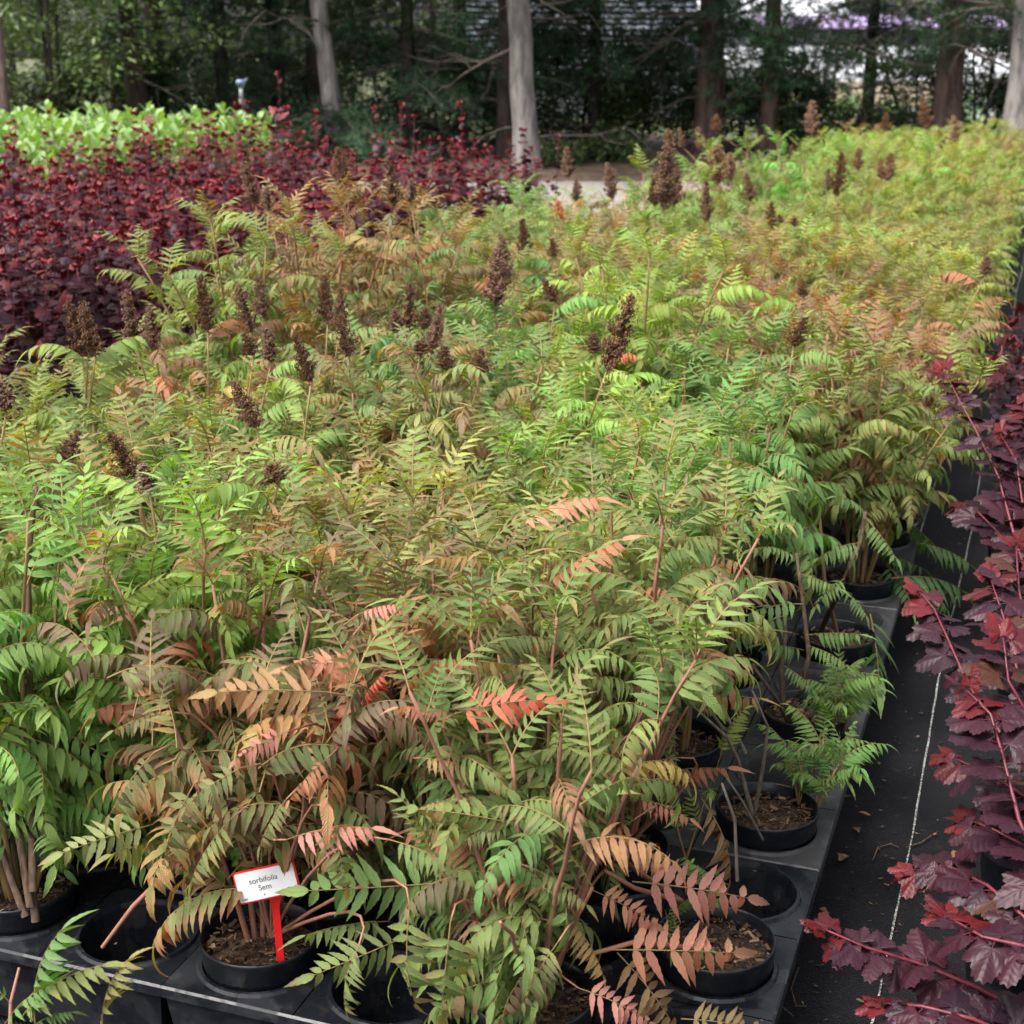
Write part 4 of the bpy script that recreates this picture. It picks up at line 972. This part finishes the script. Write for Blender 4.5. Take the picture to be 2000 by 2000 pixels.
# ------------------------------------------------------------------ plant label
def plant_label():
    foot = on_z(551, 1897, .215); Yf = foot.y
    c = on_y(522, 1722, Yf - .005); s = Yf / FPX * 1.02
    t = thing('plant_label', 'red T shaped plant label with white card, stuck in the front pot', 'label', foot)
    x = Vector((1, 0, 0)); up = Vector((0, -.12, .99)).normalized()
    rot = Matrix.Rotation(R(17), 4, 'Y').inverted()
    def build(name, poly, th, mat, off):
        mb = MB(); n = len(poly)
        v = [(p[0], -off, p[1]) for p in poly] + [(p[0], -off + th, p[1]) for p in poly]
        mb.add(v, [tuple(range(n)), tuple(range(2 * n - 1, n - 1, -1))] + [(k, n + k, n + (k + 1) % n, (k + 1) % n) for k in range(n)]); return mb.mesh(name, [M[mat]], False)
    top = c - foot
    # stalk
    a = top + Vector((.012, 0, -.025))
    poly = [(-.007, -.02), (.007, -.02), (a.x + .0075, a.z - .03), (a.x + .016, a.z), (a.x - .016, a.z), (a.x - .0065, a.z - .03)]
    obj('stalk', build('stalk', poly, .004, 'redplastic', .002), t)
    pl = bpy.data.objects.new('label_plate', None); hw, hh = .060, .031
    def rect(w, h, r):
        q = []
        for cx, cz, a0 in ((w - r, h - r, 0), (-w + r, h - r, 90), (-w + r, -h + r, 180), (w - r, -h + r, 270)):
            for k in range(4): q.append((cx + r * math.cos(R(a0 + 30 * k)), cz + r * math.sin(R(a0 + 30 * k))))
        return q
    fm = Matrix.Translation(top) @ Matrix.Rotation(R(-14), 4, 'Y') @ Matrix.Rotation(R(-14), 4, 'X')
    pl = obj('label_plate', build('label_plate', rect(hw, hh, .006), .004, 'redplastic', .006), t, M4=fm)
    obj('card', build('card', rect(hw - .0035, hh - .0035, .003), .002, 'card', .0085), pl)
    for txt, sz, X, Z in (('sorbifolia', .0150, -.004, .004), ('Sem', .0150, -.004, -.011), ('P', .007, -.008, -.023), ('8288', .006, -.047, -.0245)):
        cu = bpy.data.curves.new('lettering', 'FONT'); cu.body = txt; cu.size = sz; cu.align_x = 'CENTER'; cu.materials.append(M['ink'])
        tmp = bpy.data.objects.new('lettering', cu); COL.objects.link(tmp); dg = bpy.context.evaluated_depsgraph_get(); me = bpy.data.meshes.new_from_object(tmp.evaluated_get(dg)); bpy.data.objects.remove(tmp)
        me.materials.clear(); me.materials.append(M['ink']); o = obj('lettering', me, pl)
        o.matrix_basis = Matrix.Translation((X, -.0092, Z)) @ Matrix.Rotation(R(90), 4, 'X')
plant_label()

# ------------------------------------------------------------------ purple lobed shrubs
def lobed_leaf(rng, fine=True):
    """three to five lobed, toothed leaf, veins raying from its base; tip towards +Y, length 1"""
    mb = MB(); lobes = [(0, 1.0, 30), (R(54), .78, 23), (R(-54), .78, 23), (R(102), .60, 26), (R(-102), .60, 26)]
    n = 44 if fine else 22; rings = 5 if fine else 2; v = [(0, 0, 0)]; uv = [(.5, 0, 0)]; f = []
    curl = rng.uniform(.15, .55); cup = rng.uniform(-.25, .3); wv = rng.uniform(0, 6)
    for j in range(1, rings + 1):
        for i in range(n + 1):
            a = R(-128) + R(256) * i / n
            r = .54
            for c, l, wd in lobes: r = max(r, .50 + (l - .50) * math.exp(-((a - c) / R(wd)) ** 2))
            if fine and j == rings: r *= 1 + (.045 if i % 2 else -.045)
            near = min(abs(a - c[0]) for c in lobes); q = r * j / rings
            x, y = q * math.sin(a), q * math.cos(a)
            z = -curl * q * q * .6 + cup * x * x + near * q * -.22 + (.045 * math.sin(a * 9 + wv) * q * q if fine else 0) + .03 * q * math.sin(3 * a + wv)
            v.append((x, y, z)); uv.append((.5 + min(.5, near * 1.0), q, 0))
    for i in range(n): f.append((0, 2 + i, 1 + i))
    for j in range(rings - 1):
        o = 1 + j * (n + 1)
        for i in range(n): f.append((o + i, o + i + 1, o + n + 2 + i, o + n + 1 + i))
    mb.add(v, f, 0, uv); tube(mb, [(0, -.3, -.05), (0, -.12, -.01), (0, 0, 0)], [.014, .012, .010], 5 if fine else 3, 1, cap=False)
    return mb.data()
LOBE_D = [lobed_leaf(random.Random(40 + i)) for i in range(6)]; LOBE_F = [lobed_leaf(random.Random(60 + i), False) for i in range(4)]
LOBE = [mesh_of(d, 'leaf', [M['purple'], M['stem_wine']]) for d in LOBE_D]
def leaf_matrix(p, d, sc, rng, droop=0):
    y = Vector(d).normalized(); z0 = Vector((rng.gauss(0, .25), rng.gauss(0, .25) - .1, 1)); x = y.cross(z0).normalized(); z = x.cross(y)
    return Matrix(((x.x, y.x, z.x, p.x), (x.y, y.y, z.y, p.y), (x.z, y.z, z.z, p.z), (0, 0, 0, 1))) @ Matrix.Translation((0, .3 * sc, 0)) @ Matrix.Diagonal((sc * rng.uniform(.85, 1.05), sc, sc, 1))
def wine(rng, t):
    """leaf colour: dark purple, turning red towards the shoot tip"""
    if t > .92 or rng.random() < .03 + .07 * t: return (.115 * rng.uniform(.5, 1.2), .010, .013, 0.05)
    if rng.random() < .05: return (.075, .028, .016, 0)
    return (.042 * rng.uniform(.7, 1.35), .012, .020, rng.uniform(.1, .5))
def purple_shoot(rng, L, gap=.036, lean=.1, size=.050, bright=1.0):
    mb = MB(); p = Vector((0, 0, 0)); pts = [p.copy()]; a = rng.uniform(0, 6.28); n = 8
    for i in range(n):
        q = lean * (.5 + .6 * i / n); p = p + Vector((math.sin(q) * math.cos(a), math.sin(q) * math.sin(a), math.cos(q))) * L / n; pts.append(p.copy())
    tube(mb, pts, [.0045 * (1 - .6 * i / n) for i in range(n + 1)], 5, 1)
    d = L * .22; az = rng.uniform(0, 6.28)
    while d < L * .995:
        x = d / L * n; i = min(n - 1, int(x)); q = pts[i].lerp(pts[i + 1], x - i); az += 2.4 + rng.gauss(0, .25); t = d / L
        sc = size * (1.15 - .45 * t ** 3) * rng.uniform(.8, 1.2); e = rng.gauss(-.15, .3) + .9 * max(0, t - .75) * 4 * .8
        c = wine(rng, t); b = bright * rng.uniform(.6, 1.15)
        # tint stores the leaf colour itself: these joined shoots use a white object colour
        mb.add_mesh_data(rng.choice(LOBE_F), leaf_matrix(q, (math.cos(az), math.sin(az), e), sc, rng), (c[0] * b, c[1] * b, c[2] * b, c[3]))
        d += gap * rng.uniform(.7, 1.25)
    for k in range(4):
        az += 1.6; mb.add_mesh_data(rng.choice(LOBE_F), leaf_matrix(pts[-1], (math.cos(az), math.sin(az), 1.1), size * .55, rng), (.17, .018, .022, 0))
    return mb.mesh('leafy_shoot', [M['purple'], M['stem_wine']])
PSH = [purple_shoot(random.Random(80 + i), [.72, .78, .84, .68, .80, .9, .75, .70][i]) for i in range(8)]
rq = random.Random(55); n_ph = 0
for a in range(40):
    for b_ in range(12):
        u = 3.6 + a * .40 + rq.uniform(-.08, .08); w = -4.25 - b_ * .36 + rq.uniform(-.08, .08)
        if u > 13.1: continue
        px, py, dep = project(bed(u, w, .8))
        if not -180 < px < 1090: continue
        n_ph += 1; hz = rq.uniform(.82, 1.14)
        depth_word = ['nearest', 'near', 'middle', 'far', 'farthest'][min(4, max(0, int((u - 3.6) / 2)))]
        edge = 'along the edge nearest the feather leaved bed' if b_ == 0 else 'at the back next to bright green shrubs' if b_ >= 10 else 'near the gravel end' if u > 11.5 else 'in the thick of the purple bed'
        t = thing('purple_leaf_shrub', f'{depth_word} purple shrub with red tips {edge}', 'shrub', bed(u, w, .008), 0, f'purple leaved shrubs {edge}')
        for s in range(8 if b_ else 9):
            aa = rq.uniform(0, 6.28); r_ = rq.uniform(.02, .17); z0 = .10
            sc = hz * (rq.uniform(.80, 1.2) if rq.random() < .96 else rq.uniform(1.25, 1.45)) * 1.1
            obj('leafy_shoot', rq.choice(PSH), t, M4=Matrix.Translation((r_ * math.cos(aa), r_ * math.sin(aa), z0)) @ Matrix.Rotation(rq.uniform(0, 6), 4, 'Z') @ Matrix.Rotation(rq.uniform(-.12, .12), 4, 'X') @ Matrix.Diagonal((1.1, 1.1, sc, 1)), color=(1, 1, 1, 0))
        mb_ = None
# the two tall single shoots and several shorter ones standing out
for px, yt, yb, Y, lab in [(280, 225, 620, 8.6, 'tallest purple shoot with spaced leaves rising over the bright green shrubs'), (540, 208, 480, 9.6, 'tall purple shoot beside the grey standpipe'), (842, 258, 400, 12.6, 'purple shoot standing out left of the lone pale trunk'), (900, 285, 400, 12.4, 'short purple shoot near the gravel end of the purple bed'), (955, 300, 400, 12.6, 'last purple shoot by the gravel')]:
    tp = on_y(px, yt, Y); rng = random.Random(px); t = thing('purple_leaf_shrub', lab, 'shrub', (tp.x, tp.y, .008), 0, 'tall purple shoots')
    n = 10; pts = [Vector((.012 * math.sin(k * 1.1), 0, .1 + (tp.z - .13) * k / n)) for k in range(n + 1)]; mb = MB(); tube(mb, [(0, 0, 0)] + pts, [.007 - .0045 * k / 11 for k in range(12)], 6); obj('stem', mb.mesh('stem', [M['stem_wine']]), t)
    z = .6; az = 0
    while z < tp.z - .02:
        az += 2.45; tt = (z - .6) / (tp.z - .6); sc = .085 * (1 - .3 * tt) * rng.uniform(.85, 1.15); c = wine(rng, .55 + .45 * tt)
        obj('leaf', rng.choice(LOBE), t, M4=leaf_matrix(Vector((0, 0, z)), (math.cos(az), math.sin(az), -.1 + .9 * tt ** 2), sc, rng), color=c); z += rng.uniform(.03, .07)

# near purple shrubs on the right of the path: every leaf an object
def near_purple(label, base, branches, rng, size=.085, gap=.05, red_from=.78, group='purple leaved shrubs beside the path'):
    t = thing('purple_leaf_shrub', label, 'shrub', base, 0, group); l = Vector(base)
    obj('pot', POT_ME, t); obj('soil', rng.choice(SOILS), t)
    for br in branches:
        pts = []
        for k in range(len(br) - 1):
            for s_ in (0, .34, .67): pts.append(br[k].lerp(br[k + 1], s_))
        pts.append(br[-1]); pts = [p - l for p in pts]; n = len(pts) - 1
        mb = MB(); tube(mb, pts, [.0048 * (1 - .62 * k / n) for k in range(n + 1)], 6); obj('stem', mb.mesh('stem', [M['stem_wine']]), t)
        L = min(2, sum((pts[k + 1] - pts[k]).length for k in range(n))); d = L * .12; side = 1; cum = 0; k = 0
        while d < L * .99:
            while k < n - 1 and cum + (pts[k + 1] - pts[k]).length < d: cum += (pts[k + 1] - pts[k]).length; k += 1
            seg = pts[k + 1] - pts[k]; q = pts[k].lerp(pts[k + 1], min(1, (d - cum) / max(1e-6, seg.length))); dr = seg.normalized(); tt = d / L
            sdv = dr.cross(Vector((0, -.25, 1))).normalized() * side; side = -side
            dd = sdv * rng.uniform(.7, 1.1) + dr * rng.uniform(.2, .8) + Vector((0, -.15, rng.gauss(-.25, .3)))
            sc = size * .84 * rng.uniform(.7, 1.15) * (1.05 - .5 * max(0, tt - .75) * 2)
            obj('leaf', rng.choice(LOBE), t, M4=leaf_matrix(q, dd, sc, rng), color=tuple(x * q_ for x, q_ in zip(wine(rng, tt if tt > red_from else tt * .4), (.62, .62, .7, 1)))); d += gap * .85 * rng.uniform(.6, 1.3) * (1 if tt < .8 else .55)
        for e in range(3):
            dd = dr + Vector((rng.gauss(0, .5), rng.gauss(0, .5), rng.gauss(.2, .3))); obj('leaf', rng.choice(LOBE), t, M4=leaf_matrix(pts[-1], dd, size * rng.uniform(.45, .7), rng), color=tuple(x * .7 for x in wine(rng, 1)))
    return t
def ZP(lst): return [on_z(x, y, z) for x, y, z in lst]
rn = random.Random(91)
def right_base(u): return bed(u, .10, .008)
near_purple('purple shrub at the lower right whose lowest branch reaches onto the mat', right_base(2.15), [
    ZP([(2060, 2010, .22), (1900, 1925, .30), (1790, 1880, .33), (1690, 1850, .36), (1610, 1815, .38)]),
    ZP([(2080, 1900, .40), (2000, 1790, .45), (1930, 1730, .46), (1850, 1690, .44), (1780, 1700, .40)]),
    ZP([(2060, 2060, .25), (1900, 1990, .33), (1800, 1965, .33), (1730, 1960, .30)]),
    ZP([(2100, 1900, .42), (2010, 1850, .46), (1920, 1830, .46), (1850, 1790, .44)])], rn, .066, .027, .88)
near_purple('purple shrub at the right edge with broad glossy leaves by the white line', right_base(2.75), [
    ZP([(2070, 1800, .45), (1990, 1600, .58), (1960, 1480, .66), (1935, 1395, .72), (1890, 1350, .74)]),
    ZP([(2090, 1650, .5), (2010, 1560, .58), (1930, 1510, .60), (1860, 1480, .58)]),
    ZP([(2100, 1720, .45), (2000, 1650, .52), (1940, 1620, .53), (1890, 1600, .50)]),
    ZP([(2080, 1550, .55), (2010, 1400, .70), (1970, 1330, .76), (1960, 1250, .82)])], rn, .072, .029, .86)
near_purple('purple shrub with a thin arching branch above the mat near the tray corner', right_base(3.3), [
    ZP([(2060, 1560, .35), (1960, 1440, .45), (1890, 1335, .52), (1850, 1245, .58), (1825, 1190, .61), (1800, 1160, .63)]),
    ZP([(2060, 1480, .5), (1990, 1320, .66), (1965, 1220, .74), (1935, 1130, .80)]),
    ZP([(2070, 1420, .5), (2010, 1260, .70), (1990, 1150, .78), (1985, 1070, .84)])], rn, .074, .034, .82)
near_purple('purple shrub with a tall red tipped shoot leaning into the feather leaves', right_base(4.3), [
    ZP([(2030, 1200, .4), (1985, 1060, .58), (1950, 930, .72), (1905, 838, .84), (1876, 786, .90), (1845, 725, .97)]),
    ZP([(2040, 1150, .45), (2000, 1000, .64), (1985, 900, .76), (1955, 850, .80)]),
    ZP([(2050, 1150, .45), (2020, 1000, .64), (2010, 880, .78), (2000, 790, .88)]),
    ZP([(2040, 1150, .45), (1960, 1050, .56), (1910, 1000, .60), (1880, 985, .58)])], rn, .070, .031, .84)
for k, (u, w) in enumerate([(2.4, .32), (3.0, .30), (3.7, .22), (4.9, .12), (5.5, .02), (6.2, .06), (7.2, .10)]):
    brs = []
    for s in range(7):
        a = rn.uniform(0, 6.28); b0 = bed(u, w, .1); h = rn.uniform(.5, .8); o = Vector((math.cos(a), math.sin(a), 0)) * rn.uniform(.06, .22)
        brs.append([b0, b0 + o * .35 + Vector((0, 0, h * .45)), b0 + o * .8 + Vector((0, 0, h * .8)), b0 + o + Vector((0, 0, h))])
    near_purple(f'purple lobed leaf shrub in the strip right of the path, {ORD[k]} from the camera', bed(u, w, .008), brs, rn, .064, .034, .85)

# ------------------------------------------------------------------ bright green broad leaved shrubs, far left
def lance(mb, rng, p, d, ln, tint):
    d = d.normalized(); side = d.cross(Vector((rng.gauss(0, .2), rng.gauss(0, .2), 1))).normalized(); nr = side.cross(d); v = []; uv = []; f = []; q = p.copy(); n = 4
    for i in range(n + 1):
        t = i / n; w = ln * .215 * math.sin(math.pi * min(1, .08 + .92 * t)) ** .8; a = .55 * t * t
        if i: q = q + (d * math.cos(a) - Vector((0, 0, 1)) * math.sin(a) * .8) * ln / n
        v += [q + side * w + nr * w * .3, q.copy(), q - side * w + nr * w * .3]; uv += [(0, t, 0), (.5, t, 0), (1, t, 0)]
    for i in range(n): a = 3 * i; f += [(a, a + 1, a + 4, a + 3), (a + 1, a + 2, a + 5, a + 4)]
    mb.add([tuple(x) for x in v], f, 0, uv, tint)
def laurel_shoot(rng, L):
    mb = MB(); tube(mb, [(0, 0, 0), (rng.gauss(0, .03), rng.gauss(0, .03), L * .5), (rng.gauss(0, .06), rng.gauss(0, .06), L)], [.006, .005, .003], 5, 1); az = 0
    z = L * .2
    while z < L:
        az += 2.4; t = z / L; j = rng.uniform(.75, 1.25); y = rng.random() < .04
        lance(mb, rng, Vector((0, 0, z)), Vector((math.cos(az), math.sin(az), .35 + 1.1 * t * t)), .15 * rng.uniform(.8, 1.2), (j * (2.2 if y else 1), j * (1.2 if y else 1), j, rng.uniform(0, .5))); z += .034
    return mb.mesh('leafy_shoot', [M['laurel'], M['stem_tan']])
LSH = [laurel_shoot(random.Random(600 + i), [.8, .9, .7, .85][i]) for i in range(4)]
rl = random.Random(66)
for a in range(16):
    for b_ in range(13):
        u = 10.4 + a * .42 + rl.uniform(-.06, .06); w = -8.75 - b_ * .42 + rl.uniform(-.06, .06)
        px, py, dep = project(bed(u, w, 1))
        if not -120 < px < 560: continue
        where = 'along its right side' if b_ == 0 else 'along its far end' if a >= 14 else 'inside it'
        t = thing('green_leaf_shrub', f'bright green lance leaved shrub of the light bed, {where}', 'shrub', bed(u, w, .008), 0, f'bright green shrubs {where}')
        for s in range(6):
            aa = rl.uniform(0, 6.28); r_ = rl.uniform(.02, .16); g = rl.uniform(.85, 1.15)
            obj('leafy_shoot', rl.choice(LSH), t, M4=Matrix.Translation((r_ * math.cos(aa), r_ * math.sin(aa), .15)) @ Matrix.Rotation(aa, 4, 'Z') @ Matrix.Rotation(rl.uniform(-.2, .2), 4, 'X') @ Matrix.Diagonal((1.1, 1.1, rl.uniform(.95, 1.2), 1)), color=(.15 * g, .29 * g, .095 * g, 0))

# ------------------------------------------------------------------ small things lying on the mat
def scrap(rng, s):
    mb = MB(); n = 5; v = []; uv = []
    for i in range(n + 1):
        t = i / n; w = s * .3 * math.sin(math.pi * (.1 + .85 * t)) * rng.uniform(.7, 1.2); z = .004 + s * .35 * abs(math.sin(t * 2.5 + s * 90)) * .6
        v += [(t * s, w, z + w * .6), (t * s, 0, z), (t * s, -w, z + w * .5)]
    mb.add(v, [q for i in range(n) for q in ((3 * i, 3 * i + 1, 3 * i + 4, 3 * i + 3), (3 * i + 1, 3 * i + 2, 3 * i + 5, 3 * i + 4))]); return mb.mesh('dry_leaf', [M['deadleaf']])
rd = random.Random(12)
for px, py, s, lab in [(1700, 1597, .030, 'curled orange brown dry leaf on the mat beside the twiggy pot'), (1668, 1620, .032, 'dark crumbled leaf scrap below the curled orange one'), (1640, 1690, .045, 'dark wet leaf clump at the tray corner'), (1620, 1790, .028, 'brown curved dry leaf right of the empty hole'), (1672, 1958, .016, 'tiny tan leaf scrap low on the mat'), (1790, 1445, .018, 'small brown leaf scrap near the white line'), (1830, 1632, .012, 'pale crumb right of the white line'), (1835, 1510, .014, 'brown crumb touching the white line'), (1735, 1735, .014, 'reddish leaf crumb on the open mat'), (1660, 1560, .02, 'dark leaf crumb at the tray edge'), (1860, 1680, .03, 'dull leaf under the purple branch')]:
    p = on_z(px, py, .008); thing('dry_leaf', lab, 'dry leaf', p, rd.uniform(0, 6), 'leaf litter on the mat', scrap(rd, s))
for pts, lab in [([(1560, 1890), (1545, 1930), (1555, 1965), (1575, 1965)], 'thin curved dead stalk on the mat near the tray'), ([(1505, 1955), (1530, 1968), (1550, 1985)], 'thin straight dead stalk at the bottom of the mat'), ([(1770, 1655), (1800, 1645), (1825, 1628)], 'thin dead stalk crossing towards the white line'), ([(1705, 1680), (1715, 1655), (1740, 1648), (1755, 1655)], 'thin looped dead stalk on the open mat')]:
    q = [on_z(x, y, .012) for x, y in pts]; t = thing('dead_stalk', lab, 'dead stalk', q[0], 0, 'dead stalks on the mat'); mb = MB(); tube(mb, [p - q[0] for p in q], [.0016] * len(q), 5); t2 = obj('stalk', mb.mesh('stalk', [M['stem_brown']]), t)

def litter(name, n, place, size, mats):
    rr = random.Random(len(name) + n); mb = MB()
    for i in range(n):
        p = place(rr); L = size * rr.uniform(.4, 1.6); q = rr.uniform(0, 6.28); wd = L * rr.uniform(.12, .6); c, s_ = math.cos(q), math.sin(q); h = L * .25
        v = [(p.x - c * L, p.y - s_ * L, p.z + .001), (p.x + s_ * wd, p.y - c * wd, p.z + h * rr.random()), (p.x + c * L, p.y + s_ * L, p.z + .002), (p.x - s_ * wd, p.y + c * wd, p.z + h * rr.random())]
        mb.add(v, [(0, 1, 2), (0, 2, 3)])
    o = bpy.data.objects.new(name, mb.mesh(name, [M[mats]], False)); COL.objects.link(o); o['kind'] = 'stuff'; return o
litter('mat_litter', 330, lambda q: bed(q.uniform(1.8, 7), -.33 + abs(q.gauss(0, .12)), .010), .006, 'bark')
litter('tray_litter', 600, lambda q: bed(q.uniform(2.1, 4.4), W0 + GRID / 2 - q.uniform(0, 2.6), .206), .0045, 'bark')
print('objects', len(bpy.data.objects), 'purple', n_ph, 'shrubs', len(occupied))
